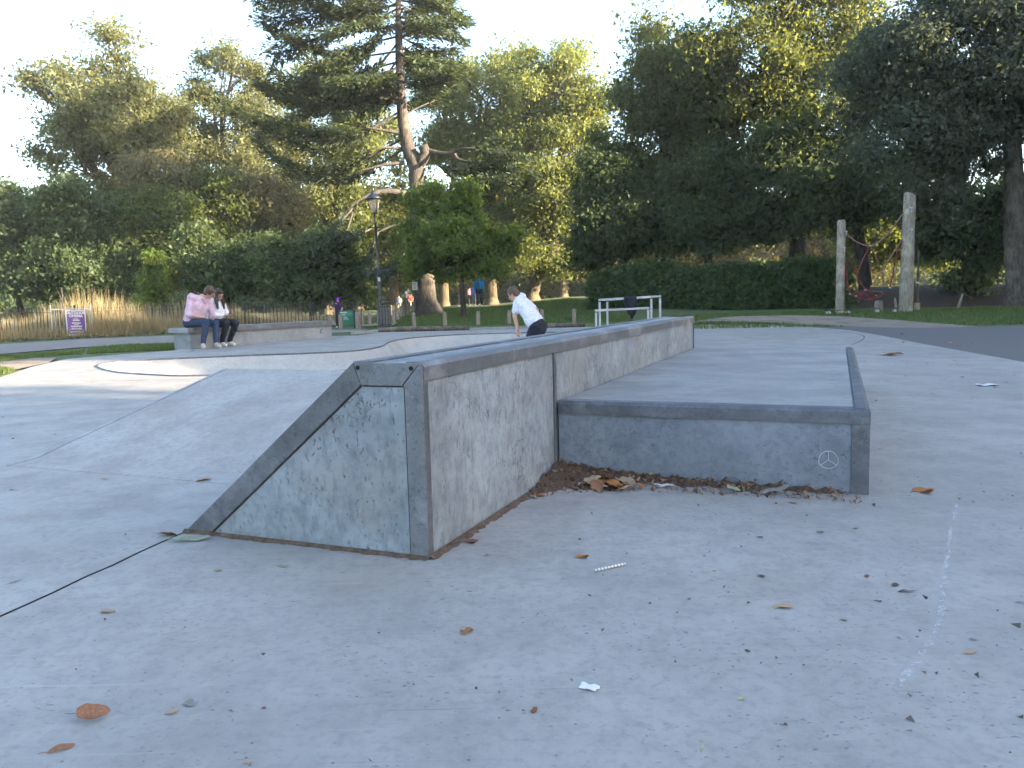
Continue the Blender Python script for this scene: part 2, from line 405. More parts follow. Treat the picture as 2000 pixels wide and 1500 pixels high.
# expansion joints, each a narrow slot in the slab
LB = A0-RR*LW
q = at(0, 1205); jd = (q-LB).normalized(); jn = Vector((-jd.y, jd.x, 0))
def slot(a, b, w):
    d = (b-a).normalized(); n_ = Vector((-d.y, d.x, 0))*w/2
    return [(p.x, p.y) for p in (a+n_, b+n_, b-n_, a-n_)]
def slotc(pts, w):
    Lp, Rp = [], []
    for i, p in enumerate(pts):
        d = (pts[min(i+1, len(pts)-1)]-pts[max(i-1, 0)]).normalized(); n_ = Vector((-d.y, d.x, 0))*w/2
        Lp.append((p+n_).to_2d()[:]); Rp.append((p-n_).to_2d()[:])
    return Lp+Rp[::-1]
jag = [LB+DD*.02+jd*.0]+[LB+jd*(k*.12)+jn*random.uniform(-.006, .006) for k in range(1, 36)]
joints = [slotc(jag, .011)]
arc = spline([at(1664, 673), at(1684, 664), at(1686, 656), at(1660, 649), at(1610, 643)], 6)
joints.append(slotc(arc, .018))
joints.append(slot(at(-60, 752), at(470, 737), .012))
sheet('plaza_floor', plaza, 0, M['plaza'], [bowl2]+joints)
for j in joints:
    xs = [p[0] for p in j]; ys = [p[1] for p in j]
    n2 = len(j)//2
    pts = [Vector(((j[i][0]+j[-1-i][0])/2, (j[i][1]+j[-1-i][1])/2, 0)) for i in range(n2)]
    sheet('joint_bed', slotc(pts, .05), -.009, M['joint'])
# paving below terrain: terrain grid with the bowl cut out
def terrain():
    xs = np.concatenate([np.linspace(-400, -60, 18), np.arange(-58, 60, 1.0), np.linspace(60, 400, 18)])
    ys = np.concatenate([np.linspace(-60, -2, 20), np.arange(-1, 80, 1.0), np.linspace(82, 900, 30)])
    X, Y = np.meshgrid(xs, ys); Z = gz(X, Y)
    ins = inside(plaza, X, Y)
    Z = np.where(ins, -.08, Z)
    V = np.stack([X, Y, Z], -1).reshape(-1, 3); nx = len(xs)
    Fq = []
    bi = inside([(p[0], p[1]) for p in bowl2], X, Y).ravel()
    for j in range(len(ys)-1):
        for i in range(nx-1):
            a = j*nx+i; f = (a, a+1, a+1+nx, a+nx)
            cx, cy = (xs[i]+xs[i+1])/2, (ys[j]+ys[j+1])/2
            if -9 < cx < 7 and 6 < cy < 22 and (ins.ravel()[list(f)].all()): continue
            Fq.append(f)
    return np_mesh('ground', V, Fq, True)
tag(link('ground', terrain(), M['grassland']), kind='structure')
# bowl shell
def bowl_shell():
    prof = [(0, 0), (.03, -.03), (.10, -.15), (.22, -.28), (.40, -.37), (.65, -.43), (1.0, -.45)]
    P = [Vector((p.x, p.y, 0)) for p in bowl3]; n = len(P); c = sum(P, Vector())/n
    area = sum(P[i].x*P[(i+1) % n].y-P[(i+1) % n].x*P[i].y for i in range(n)); sg = 1 if area > 0 else -1
    N = []
    for i in range(n):
        d = (P[(i+2) % n]-P[(i-2) % n]).normalized(); N.append(Vector((-d.y, d.x, 0))*sg)
    for _ in range(6): N = [(N[i-1]+N[i]*2+N[(i+1) % n]).normalized() for i in range(n)]
    mb = MB(); rings = []
    for a, z in prof:
        b = len(mb.v); mb.v += [tuple(P[i]+N[i]*a+UU*z) for i in range(n)]; rings.append(b)
    for r0, r1 in zip(rings, rings[1:]):
        for i in range(n): mb.f.append((r0+i, r0+(i+1) % n, r1+(i+1) % n, r1+i))
    lo = [Vector(mb.v[rings[-1]+i]) for i in range(n)]
    tr = tessellate_polygon([[Vector((p.x, p.y, 0)) for p in lo]])
    mb.f += [tuple(rings[-1]+i for i in f_) for f_ in tr]
    return mb.mesh('bowl', True)
bo = tag(link('skate_bowl', bowl_shell(), M['bowl']), 'shallow sunken concrete skate bowl with a steel coping rim', 'skate bowl')
cp = MB().tube([Vector((p.x, p.y, .006)) for p in bowl3]+[Vector((bowl3[0].x, bowl3[0].y, .006))], .014, 8, False)
cp.build('coping', M['steel_dark'], bo, True)

# paths and gravel, laid as separate sheets
sheet('footpath', [at(*p).to_2d() for p in [(-300, 716), (0, 691), (160, 678), (340, 669), (480, 655), (700, 648), (720, 643), (640, 644), (480, 646), (340, 655), (180, 661), (0, 672), (-300, 690)]], -.002, M['path'])
rp = [at(*p).to_2d() for p in [(1560, 639), (1660, 645.2), (1720, 655.2), (1800, 671.2), (1900, 689.2), (2000, 707.2)]]
sheet('asphalt_path', rp+[Vector((8.2, 3.5)), Vector((18, 1)), Vector((22, 14)), Vector((12.0, 16.8)), at(1800, 640).to_2d(), at(1600, 636.5).to_2d()], -.006, M['asphalt'])
drape('gravel_strip', [at(*p).to_2d() for p in [(1355, 634), (1500, 634), (1600, 636), (1700, 638.5), (1850, 640), (1920, 638), (1860, 633), (1760, 629), (1640, 626), (1540, 625), (1440, 627)]], .012, M['gravel'])
GRAVEL = [at(*p).to_2d()[:] for p in [(1355, 634), (1500, 634), (1600, 636), (1700, 638.5), (1850, 640), (1920, 638), (1860, 633), (1760, 629), (1640, 626), (1540, 625), (1440, 627)]]
sheet('bare_earth', [at(*p).to_2d() for p in [(-200, 752), (-60, 735), (0, 727), (40, 718), (95, 707), (110, 698), (60, 697), (0, 703), (-200, 722)]], -.010, M['gravel'])
# bark-chip mound of the play area, behind the log posts
def mound(name, c, rx, ry, h, mat, n=28):
    V = []; Fq = []
    for j in range(n):
        for i in range(n):
            u, v = i/(n-1)*2-1, j/(n-1)*2-1; r2 = min(1, u*u+v*v)
            x, y = c[0]+u*rx, c[1]+v*ry
            V.append((x, y, g(x, y)+h*(1-r2)**1.2+.02*math.sin(x*3)*math.sin(y*2.3)-.05*(r2 >= 1)))
    for j in range(n-1):
        for i in range(n-1):
            a = j*n+i; Fq.append((a, a+1, a+1+n, a+n))
    return tag(link(name, np_mesh(name, V, Fq, True), mat), kind='structure')
mound('play_mound', (18.5, 34), 9, 5.0, .8, M['chips'])

# ================================================================== LEDGE, PAD, KICKER
def LP(r, d, z): return A0+RR*r+DD*d+UU*z
led = empty('grind_ledge', A0)
def build_at(mb, name, mat, parent, bevel=0, smooth=False):   # geometry in world coords, parent at its own place
    me = mb.mesh(name, smooth, bevel); me.transform(Matrix.Translation(-Vector(parent.location)))
    return link(name, me, mat, parent)
tag(led, 'long grey concrete grind ledge with steel edges and a sloped left side', 'skate ledge')
mb = MB().prism([(-LW, -.05), (-.004, -.05), (-.004, LH-.004), (-LT, LH-.004), (-LW+.006, 0)], A0+DD*.004, RR, UU, DD*(LL-.008))
build_at(mb, 'concrete_body', M['ledge'], led)
# end face frame: flat bars proud of the concrete
sl = Vector((LW-LT, LH)).normalized(); sn = Vector((-sl.y, sl.x))
def bar2(name, pts, t0=-.004, t1=.006, mat='steel'):     # polygon on the end face (r,z), slight thickness along d
    mb = MB().prism(pts, A0+DD*t0, RR, UU, DD*(t1-t0)); return build_at(mb, name, M[mat], led, .003)
w = .072
pa = Vector((-LW, 0)); pb = Vector((-LT, LH)); inn = Vector((sl.y, -sl.x))
tt = (LH-w)
ib = pb+inn*w; k_ = (LH-w-ib.y)/sl.y; ib2 = ib+sl*k_
ia = pa+inn*w; ia = ia-sl*(ia.y/sl.y)
bar2('steel_edge', [tuple(pa), tuple(ia), tuple(ib2), tuple(pb)], mat='steel_dark')
bar2('steel_edge', [(-LT+.001, LH), tuple(ib2+Vector((.001, 0))), (-w+.004, LH-w), (-.001, LH)])
bar2('steel_edge', [(-.058, 0), (.004, 0), (.004, LH), (-.002, LH), (-.058, LH-w+.006)])
sv = sl*.006; gw = inn*.007
bar2('grime_line', [tuple(ia+Vector((.001, 0))), tuple(ia+Vector((.006, 0))), tuple(ib2+gw*.5-sl*.003), tuple(ib2+Vector((.001, -.0005)))], -.0005, .006, 'joint')
bar2('grime_line', [tuple(ib2+Vector((.006, -.0005))), tuple(ib2+Vector((.007, -.004))), (-.062, LH-w-.004), (-.062, LH-w-.0005)], -.0005, .006, 'joint')
bar2('grime_line', [(-.0615, .0), (-.0585, 0), (-.0585, LH-w-.001), (-.0625, LH-w-.001)], -.0005, .006, 'joint')
mb = MB().prism([(-.003, 0), (.005, 0), (.005, LH-.055), (-.003, LH-.055)], A0+DD*.0045, RR, UU, DD*.030); build_at(mb, 'steel_edge', M['steel_dark'], led, .002)
mb = MB().prism([(-.003, .0), (.0035, 0), (.0035, LH-.056), (-.003, LH-.056)], A0+DD*(TJ-.035), RR, UU, DD*.035); build_at(mb, 'steel_edge', M['steel_dark'], led, .001)
# long top angle (front) and top-left angle
mb = MB().prism([(-.055, LH-.006), (-.055, LH+.003), (-.008, LH+.003), (.006, LH-.012), (.006, LH-.055), (-.003, LH-.055), (-.003, LH-.006)], A0+DD*.007, RR, UU, DD*(LL-.007))
build_at(mb, 'steel_edge', M['steel'], led)
mb = MB().prism([(-LT-.006, LH+.002), (-LT+.045, LH+.002), (-LT+.045, LH-.006), (-LT, LH-.008)], A0+DD*.007, RR, UU, DD*(LL-.007))
build_at(mb, 'steel_edge', M['steel'], led)
mb = MB().prism([(-.002, .0), (.004, 0), (.004, LH-.056), (-.002, LH-.056)], A0+DD*(LL-.03), RR, UU, DD*.034); build_at(mb, 'steel_edge', M['steel_dark'], led, .001)
for r_ in (-LT+.018, -.032):
    mb = MB().tube([LP(r_, -.0065, LH-.016), LP(r_, -.0035, LH-.016)], .007, 10); build_at(mb, 'bolt_hole', M['hole'], led)
# dirt seam along the ledge foot
def seam(name, p, q_, n, label=None, w=.02, parent=None):
    mb = MB(); d = (q_-p); nn = Vector((d.y, -d.x, 0)).normalized()
    a = []; b = []
    for i in range(n+1):
        t_ = i/n; c = p+d*t_
        a.append(c+UU*.012); b.append(c+nn*(w*random.uniform(.45, 1.2))+UU*.001)
    k = len(mb.v); mb.v += [tuple(x) for x in a]+[tuple(x) for x in b]
    mb.f += [(k+i, k+n+1+i, k+n+2+i, k+i+1) for i in range(n)]
    return mb
mb = seam('s', LP(0.004, 0, 0), LP(.004, TJ, 0), 60, w=.028); mb2 = seam('s', LP(-LW, -.004, 0), LP(0, -.004, 0), 60, w=.018)
mb.add(mb2.v, mb2.f); o = mb.build('dirt_seam', M['dirt']); tag(o, kind='stuff'); o['label'] = 'thin brown dirt gathered along the foot of the ledge'

# manual pad to the right
pad = empty('manual_pad', LP(0, TJ, 0)); tag(pad, 'low wide concrete manual pad with dark steel edges beside the ledge', 'manual pad')
mb = MB().prism([(.008, -.05), (PW-.004, -.05), (PW-.004, PH-.004), (.008, PH-.004)], A0+DD*(TJ+.004), RR, UU, DD*(LL-TJ-.008)); build_at(mb, 'concrete_body', M['pad'], pad)
mb = MB().box(LP((PW-.05)/2+.004, (LL+TJ)/2+.03, PH-.003), (PW-.075, LL-TJ-.09, .006), Matrix.Rotation(-ANG, 3, 'Z')); build_at(mb, 'top_slab', M['padtop'], pad)
mb = MB().prism([(0, PH-.058), (-.006, PH-.058), (-.006, PH-.012), (.008, PH+.002), (.05, PH+.002), (.05, PH-.006), (0, PH-.006)], LP(.009, TJ, 0), DD, UU, RR*(PW-.009)); build_at(mb, 'steel_edge', M['steel_dark'], pad)
mb = MB().prism([(-.062, 0), (.004, 0), (.004, PH-.01), (-.004, PH-.0585), (-.062, PH-.0585)], LP(PW, TJ-.004, 0), RR, UU, DD*.010); build_at(mb, 'steel_edge', M['steel_dark'], pad, .002)
mb = MB().prism([(-.052, PH-.006), (-.052, PH+.0045), (-.012, PH+.0045), (.005, PH-.012), (.005, PH-.06), (-.003, PH-.06), (-.003, PH-.006)], LP(PW, TJ+.008, 0), RR, UU, DD*(LL-TJ-.008)); build_at(mb, 'steel_edge', M['steel_dark'], pad)
mb = MB().prism([(-.002, 0), (.0045, 0), (.0045, PH-.061), (-.002, PH-.061)], LP(PW, TJ+.007, 0), RR, UU, DD*.06); build_at(mb, 'steel_edge', M['steel_dark'], pad, .001)
# scratched sign: a circle with three spokes, thin chalky line lying on the pad's front
M['scratch'] = simple('chalk_scratch', (.55, .56, .57), .9, .1)
def on_front(px, py):
    w_ = ray(px, py); o_ = Vector((0, 0, CAM_H)); n_ = -DD; p0 = LP(0, TJ+.003, 0)
    s_ = (p0-o_).dot(n_)/w_.dot(n_); return o_+w_*s_
def scratch(name, polys, parent, r=.0012):
    mb = MB()
    for pl in polys: mb.tube(pl, r, 4)
    return build_at(mb, name, M['scratch'], parent)
cc = (1618, 898); ring = [on_front(cc[0]+19*math.cos(a)*(1+.06*math.sin(3*a)), cc[1]+17*math.sin(a)) for a in np.linspace(0, 2*math.pi, 26)]
sp = [[on_front(*cc), on_front(1618, 881)], [on_front(*cc), on_front(1603, 908)], [on_front(*cc), on_front(1634, 909)]]
o = scratch('scratched_mark', [ring]+sp, pad); o['label'] = 'thin white scratched circle with three spokes'

M['steel_lite'] = steel_mat('worn_bright_steel', (.26, .27, .29), (.34, .35, .37), .5)
# kicker ramp on the left
kb_l = at(-18, 920); kt_l = at(445, 718, .36); kt_r = at(680, 726, .36); kb_r = LP(-LW, 1.05, 0)
# regularise: rectangle in the ledge frame
def lf(p): p = p-A0; return p.dot(RR), p.dot(DD)
r0 = (lf(kb_l)[0]+lf(kt_l)[0])/2; d0 = lf(at(440, 945))[1]; d1 = (lf(kt_l)[1]+lf(kt_r)[1])/2
kick = empty('kicker_ramp', LP(r0, d0, 0)); tag(kick, 'smooth grey concrete kicker ramp rising behind the sloped ledge end', 'skate ramp')
KH = .36
mb = MB(); prof = [(0, .002), (.16, .012), (d1-d0, KH), (d1-d0, -.05), (0, -.05)]
mb.prism(prof, LP(r0, d0, 0), DD, UU, RR*(-.55-r0)); build_at(mb, 'concrete_body', M['plaza'], kick)
mb = MB().prism([(0, .004), (.16, .016), (d1-d0, KH+.004), (d1-d0, KH-.05), (0, -.03)], LP(r0-.006, d0, 0), DD, UU, RR*.026); build_at(mb, 'steel_edge', M['steel_lite'], kick)

# sitting block / bench on the left
b0 = at(372, 682); b1 = at(655, 659); bd = (b1-b0).normalized(); bl = (b1-b0).length; bn = Vector((-bd.y, bd.x, 0))
bench = empty('concrete_bench', b0); tag(bench, 'long low concrete sitting block with steel capped top beside the bowl', 'bench')
BH = .40
mb = MB().prism([(.06, -.05), (.50, -.05), (.50, BH-.10), (.06, BH-.10)], b0+bd*.05, bn, UU, bd*(bl-.10)); build_at(mb, 'plinth', M['bench'], bench, .006)
mb = MB().prism([(-.0, BH-.0995), (.56, BH-.0995), (.56, BH), (0, BH)], b0-bd*.02, bn, UU, bd*(bl+.04)); build_at(mb, 'seat_slab', M['bench'], bench, .008)
mb = MB().prism([(-.006, BH-.10), (.0, BH-.10), (.0, BH+.003), (.05, BH+.003), (.05, BH+.006), (-.006, BH+.006)], b0-bd*.024, bn, UU, bd*(bl+.048)); build_at(mb, 'steel_edge', M['steel'], bench)
mb = MB()
for k in range(7):
    a = math.pi*(k/6*1.0+.2); mb.v.append(tuple(b0+bd*(bl-.42+.04*math.cos(a*1.6))+bn*.056+UU*(.17+.10*(k/6)-.05)))
pts = [Vector(v_) for v_ in mb.v]; mb = MB().tube(pts, .008, 5); o = build_at(mb, 'paint_mark', M['black'], bench); o['label'] = 'small dark sprayed squiggle on the plinth'
# ================================================================== VEGETATION
def unit(n):
    v = rng.normal(size=(n, 3)); return v/np.linalg.norm(v, axis=1, keepdims=True)
def leaf_cards(P, size, nb=None, bias=.6, aspect=.55, tint=None, fold=0.0):
    """rhombic leaves at P; normals = random + bias*nb"""
    n = len(P); size = np.broadcast_to(size, (n,))[:, None]
    nr = unit(n)
    if nb is not None: nr = nr+nb*bias
    nr /= np.linalg.norm(nr, axis=1, keepdims=True)+1e-9
    a = np.cross(nr, unit(n)); a /= np.linalg.norm(a, axis=1, keepdims=True)+1e-9
    b = np.cross(nr, a)
    V = np.stack([P+b*size*aspect*.62-a*size*.38, P+a*size*.62, P-b*size*aspect*.62-a*size*.30], 1).reshape(-1, 3)
    Fq = np.arange(n*3).reshape(n, 3)
    if tint is None: tint = rng.random(n)
    return V, Fq, np.repeat(tint, 3)
def leaf_obj(name, P, size, mat, parent, nb=None, bias=.6, aspect=.55, tint=None):
    P = np.asarray(P)-np.array(parent.location)
    V, Fq, t_ = leaf_cards(P, size, nb, bias, aspect, tint)
    return link(name, np_mesh(name, V, Fq, False, t_), M[mat] if isinstance(mat, str) else mat, parent)
def limb_path(p, q_, sag=.15, n=5, wob=.12):
    p, q_ = Vector(p), Vector(q_); L = (q_-p).length; out = []
    for i in range(n+1):
        t_ = i/n; c = p.lerp(q_, t_); c.z += L*sag*math.sin(math.pi*t_)
        if 0 < i < n: c += Vector((random.uniform(-1, 1), random.uniform(-1, 1), random.uniform(-1, 1)))*L*wob*.3
        out.append(c)
    return out
def clump_points(ell, n_sub, leaves, sub_r, shell=.3):
    n_sub = int(n_sub*1.7); leaves = int(leaves*2.5); sub_r = sub_r*1.15
    """ell: list of (center, radii). returns leaf points, outward normals, sub centres, tint"""
    vol = np.array([r[0]*r[1]*r[2] for _, r in ell])**.75; cnt = np.maximum(3, (n_sub*vol/vol.sum()).astype(int))
    PP, NN, TT, CC = [], [], [], []
    per = max(20, leaves//cnt.sum())
    for (c, r), k in zip(ell, cnt):
        c = np.array(c); r = np.array(r)
        d = unit(k); rad = (shell+(1-shell)*rng.random(k))**(1/1.5)
        S = c+d*r*rad[:, None]*.9
        for s_, dd_ in zip(S, d):
            sr = sub_r*rng.uniform(.6, 1.35); m = int(per*rng.uniform(.6, 1.4))
            u = unit(m); rr_ = np.minimum(np.abs(rng.normal(.55, .36, m)), 1.15+.2*rng.random(m))
            q_ = s_+u*(rr_*sr)[:, None]*np.array([1.2, 1.2, .8])
            PP.append(q_); nb = u*.5+dd_*.5+np.array([0, 0, .45]); NN.append(nb)
            TT.append(np.clip(rng.normal(rng.uniform(.25, .75), .22, m), 0, 1)); CC.append(s_)
    return np.concatenate(PP), np.concatenate(NN), np.array(CC), np.concatenate(TT)
def px_ell(Y, lst, depth=1.0):
    out = []
    for e in lst:
        cx, cy, rx, ry = e[:4]; dy = e[4] if len(e) > 4 else random.uniform(-.5, .5)*rx/F*Y
        yy = Y+dy; p = atd(cx, cy, yy); k = yy/F
        out.append((tuple(p), (rx*k, (rx+ry)/2*k*depth, ry*k)))
    return out
def tree(name, label, Y, ells, base_px, mat, leaves, size, sub_r, n_sub=60, trunk_r=.3, barkm='bark_grey', group=None, fork=.35, cat='tree', limbs=True, shell=.3, lean=None, depth=1.0, extra=None, seed=None, twig=True):
    if seed is not None:
        global rng
        rng = np.random.default_rng(seed); random.seed(seed)
    E_ = px_ell(Y, ells, depth)
    b = atd(base_px[0], 600, Y); bx, by = b.x, Y; z0 = g(bx, by)
    root = empty(name, (bx, by, z0)); tag(root, label, cat, group)
    P, N_, C, T = clump_points(E_, n_sub, leaves, sub_r, shell)
    ok = P[:, 2] > gz(P[:, 0], P[:, 1])+.05
    P, N_, T = P[ok], N_[ok], T[ok]
    sz = size*.92*np.clip(rng.lognormal(0, .35, len(P)), .45, 1.8)
    leaf_obj('crown', P, sz, mat, root, N_, .7, tint=T)
    mb = MB(); cen = Vector(np.mean([e[0] for e in E_], axis=0))
    topz = max(e[0][2] for e in E_)
    fz = z0+max(.8, (cen.z-z0)*fork*1.6)
    fk = Vector((bx+(cen.x-bx)*.25, by+(cen.y-by)*.25, fz))
    pth = [Vector((bx, by, z0-.25)), Vector((bx, by, z0+.12)), Vector((bx, by, z0+.5))]+limb_path((bx, by, z0+.6), fk, 0, 3, .05)[1:]
    mb.tube(pth, [trunk_r*1.7, trunk_r*1.35, trunk_r*1.05]+[trunk_r*(1-.12*i) for i in range(len(pth)-3)], 10, False)
    if limbs:
        for e in E_:
            c = Vector(e[0]); c.z -= e[1][2]*.15
            L = limb_path(fk-UU*.1, c, .10, 6, .16); tr = trunk_r*.62
            mb.tube(L, [tr*(1-.13*i) for i in range(len(L))], 7, False)
            if twig:
                for s_ in C[np.argsort(((C-np.array(e[0]))**2).sum(1))[:10]]:
                    st = L[random.randint(3, 6)]; W = limb_path(st, s_, .08, 4, .2)
                    mb.tube(W, [tr*.30, tr*.24, tr*.18, tr*.12, tr*.06], 5, False)
    me = mb.mesh('trunk', True, fixn=False); me.transform(Matrix.Translation(-Vector(root.location)))
    link('trunk', me, M[barkm], root)
    if extra: extra(root)
    return root

# ---- tall trees, left to right
GT = 'tall trees round the skate park'
t_tall = tree('plane_tree', 'tallest sunlit broadleaf tree standing at the far left', 46, [(215, 215, 100, 130), (110, 170, 55, 40), (300, 320, 80, 130), (215, 95, 48, 48), (160, 310, 80, 100), (260, 440, 110, 90), (330, 230, 50, 60), (250, 250, 90, 100), (60, 150, 20, 14), (120, 240, 40, 30)], (235, 0), 'leaf_pale', 30000, .19, .95, 90, .38, group=GT, seed=21)
tree('plane_tree', 'thin pale broadleaf tree, sky showing through, right of the tallest left tree', 50, [(430, 165, 80, 62), (480, 270, 90, 100), (456, 105, 26, 28), (400, 320, 80, 110), (520, 190, 45, 60), (350, 220, 50, 60), (540, 300, 70, 80)], (440, 0), 'leaf_pale', 19000, .18, .9, 60, .30, group=GT, seed=22)
tree('plane_tree', 'yellowish broadleaf tree standing behind the left half of the cedar', 54, [(575, 150, 48, 70), (650, 250, 100, 130), (570, 300, 80, 110), (720, 300, 90, 130), (700, 170, 60, 70), (640, 420, 120, 80), (760, 420, 70, 90)], (640, 0), 'leaf_gold', 26000, .20, 1.05, 80, .4, 'bark_plane', GT, seed=23)
tree('plane_tree', 'sunlit golden green plane tree just right of the cedar trunk', 56, [(950, 190, 90, 90), (915, 135, 40, 38), (980, 330, 110, 130), (880, 340, 90, 130), (860, 230, 60, 80), (1010, 120, 30, 30), (930, 440, 110, 70), (1020, 250, 60, 80)], (960, 0), 'leaf_gold', 34000, .20, 1.05, 90, .42, 'bark_plane', GT, seed=24)
tree('plane_tree', 'golden plane tree with leaning forked trunks rising behind the crouching boy', 52, [(1085, 180, 75, 85), (1120, 118, 36, 34), (1075, 320, 100, 130), (1150, 250, 45, 90), (1120, 420, 80, 90), (1030, 140, 40, 45), (1150, 180, 30, 60), (1030, 420, 60, 70), (1070, 510, 90, 40)], (1040, 0), 'leaf_gold', 32000, .19, 1.0, 90, .42, 'bark_plane', GT, fork=.1, seed=25)
tree('broadleaf_tree', 'olive green tree with a pale top standing behind the steel rails', 40, [(1265, 85, 40, 55), (1330, 160, 110, 110), (1235, 270, 80, 110), (1300, 370, 130, 110), (1390, 260, 90, 120)], (1290, 0), 'leaf_olive_shaded', 32000, .17, .9, 90, .32, 'bark_dark', GT, seed=26)
tree('broadleaf_tree', 'big spreading tree above the hedge, yellow light in its crown', 36, [(1480, 110, 130, 130), (1600, 40, 140, 120), (1450, 270, 130, 110), (1600, 230, 130, 110), (1380, 60, 60, 80), (1700, 130, 100, 120), (1520, -60, 160, 80)], (1560, 0), 'leaf_olive_shaded', 34000, .17, .95, 100, .36, 'bark_dark', GT, seed=27)
near_t = tree('broadleaf_tree', 'dark drooping tree with grey trunk at the right edge', 26.5, [(1850, 90, 190, 120), (1760, 250, 110, 110), (1870, 300, 100, 80), (2060, 150, 140, 170), (1700, 120, 80, 90), (1830, 380, 70, 50), (2190, 260, 130, 140), (1950, -40, 200, 90), (1800, 170, 120, 90), (1930, 220, 110, 90)], (1987, 0), 'leaf_grey', 62000, .125, .75, 170, .33, 'bark_grey', GT, fork=.55, seed=28)
GS = 'dark trees over the hedge'
tree('broadleaf_tree', 'low dark green tree over the left end of the hedge', 38, [(1205, 420, 80, 80), (1180, 340, 55, 60), (1250, 455, 70, 45), (1150, 480, 45, 60)], (1225, 0), 'leaf_dark', 22000, .16, .7, 70, .2, 'bark_dark', GS, seed=31)
tree('broadleaf_tree', 'rounded dark green tree over the middle of the hedge', 37, [(1350, 440, 80, 60), (1450, 420, 90, 70), (1390, 350, 90, 60), (1310, 420, 50, 40)], (1385, 0), 'leaf_dark', 24000, .16, .7, 70, .22, 'bark_dark', GS, seed=32)
tree('broadleaf_tree', 'dark spreading tree behind the two log posts', 34, [(1560, 380, 90, 70), (1650, 400, 90, 60), (1520, 300, 80, 60), (1720, 360, 90, 80), (1640, 310, 90, 70), (1560, 425, 50, 28)], (1690, 0), 'leaf_dark', 28000, .15, .7, 80, .26, 'bark_dark', GS, fork=.45, seed=33)
tree('broadleaf_tree', 'dark shrubby tree with yellow sprigs beside the grey trunk', 31, [(1850, 470, 80, 50), (1900, 530, 60, 50), (1820, 400, 80, 50), (1930, 440, 60, 60), (1965, 380, 60, 80), (2010, 480, 60, 80)], (1880, 0), 'leaf_dark', 18000, .15, .6, 60, .16, 'bark_dark', GS, seed=34)
tree('broadleaf_tree', 'low dark tree behind the play mound right of the tall post', 44, [(1760, 440, 70, 60), (1830, 470, 60, 60), (1700, 460, 60, 60)], (1770, 0), 'leaf_plane', 12000, .19, .8, 50, .2, 'bark_dark', GS, seed=35)
# ---- left shrubbery
GB = 'dark shrubs behind the railings'
tree('shrub', 'blue green bushy shrub at the left picture edge behind railings', 40, [(40, 450, 80, 80), (-40, 430, 80, 80), (70, 540, 80, 60), (0, 390, 40, 35)], (40, 0), 'leaf_dark', 20000, .17, .75, 60, .15, 'bark_dark', GB, cat='shrub', fork=.2, seed=41)
tree('shrub', 'broad dark bush under the tallest left tree', 39, [(170, 440, 80, 80), (120, 390, 50, 45), (200, 530, 90, 60), (130, 520, 70, 70)], (165, 0), 'leaf_dark', 20000, .17, .75, 60, .15, 'bark_dark', GB, cat='shrub', fork=.2, seed=42)
tree('shrub', 'olive bush with bare twigs behind the seated man', 41, [(290, 470, 70, 70), (360, 500, 70, 70), (330, 420, 60, 50)], (320, 0), 'leaf_plane', 15000, .17, .75, 50, .13, 'bark_grey', GB, cat='shrub', fork=.2, seed=43)
tree('shrub', 'dark rounded bush behind the seated woman', 37, [(430, 530, 70, 55), (490, 520, 60, 60), (400, 480, 40, 40)], (450, 0), 'leaf_dark', 15000, .16, .65, 50, .12, 'bark_dark', GB, cat='shrub', fork=.2, seed=44)
tree('shrub', 'wide dark evergreen bush left of the lamp post', 36, [(580, 530, 80, 55), (650, 500, 60, 60), (540, 500, 50, 40), (690, 540, 28, 50), (620, 560, 80, 35)], (610, 0), 'leaf_dark', 22000, .15, .65, 70, .13, 'bark_dark', GB, cat='shrub', fork=.2, seed=45)
tree('young_tree', 'small bright sunlit sapling among the dark left bushes', 34.5, [(300, 560, 26, 38), (305, 510, 16, 28), (290, 590, 30, 14)], (302, 0), 'leaf_maple', 3200, .14, .35, 30, .05, 'bark_grey', None, cat='sapling', fork=.2, seed=46)
tree('autumn_tree', 'thin tree with dry orange brown leaves left of the cedar', 43, [(520, 400, 60, 60), (570, 420, 40, 70), (480, 370, 50, 40), (540, 490, 60, 50)], (585, 0), 'leaf_brown', 7000, .17, .8, 50, .13, 'bark_plane', None, fork=.45, seed=47)
tree('autumn_tree', 'brownish thin topped tree in front of the tallest left tree', 42.5, [(260, 320, 50, 35), (330, 340, 60, 50), (370, 400, 60, 70), (400, 470, 60, 60)], (390, 0), 'leaf_brown', 6000, .15, .8, 45, .12, 'bark_grey', None, fork=.5, seed=48)
tree('broadleaf_tree', 'grey green bushy tree filling the gap under the thin pale tree', 44, [(440, 420, 90, 90), (380, 400, 60, 70), (500, 460, 70, 70)], (445, 0), 'leaf_plane', 18000, .18, .9, 60, .2, 'bark_grey', None, fork=.3, seed=49)
# ---- the small bright tree by the path
tree('field_maple', 'small bright green maple tree on the lawn in front of the cedar', 33, [(890, 465, 62, 52), (832, 392, 24, 20), (910, 395, 20, 28), (955, 478, 32, 36), (822, 480, 24, 30), (870, 420, 50, 34), (855, 505, 50, 20), (945, 515, 45, 16), (985, 475, 22, 22), (800, 455, 18, 20), (840, 372, 14, 14), (908, 372, 12, 16), (815, 395, 18, 10), (800, 525, 22, 12), (975, 530, 26, 10), (885, 535, 40, 10), (1000, 455, 14, 14), (935, 430, 16, 18)], (905, 0), 'leaf_maple', 24000, .14, .42, 90, .10, 'bark_dark', None, fork=.4, seed=51)
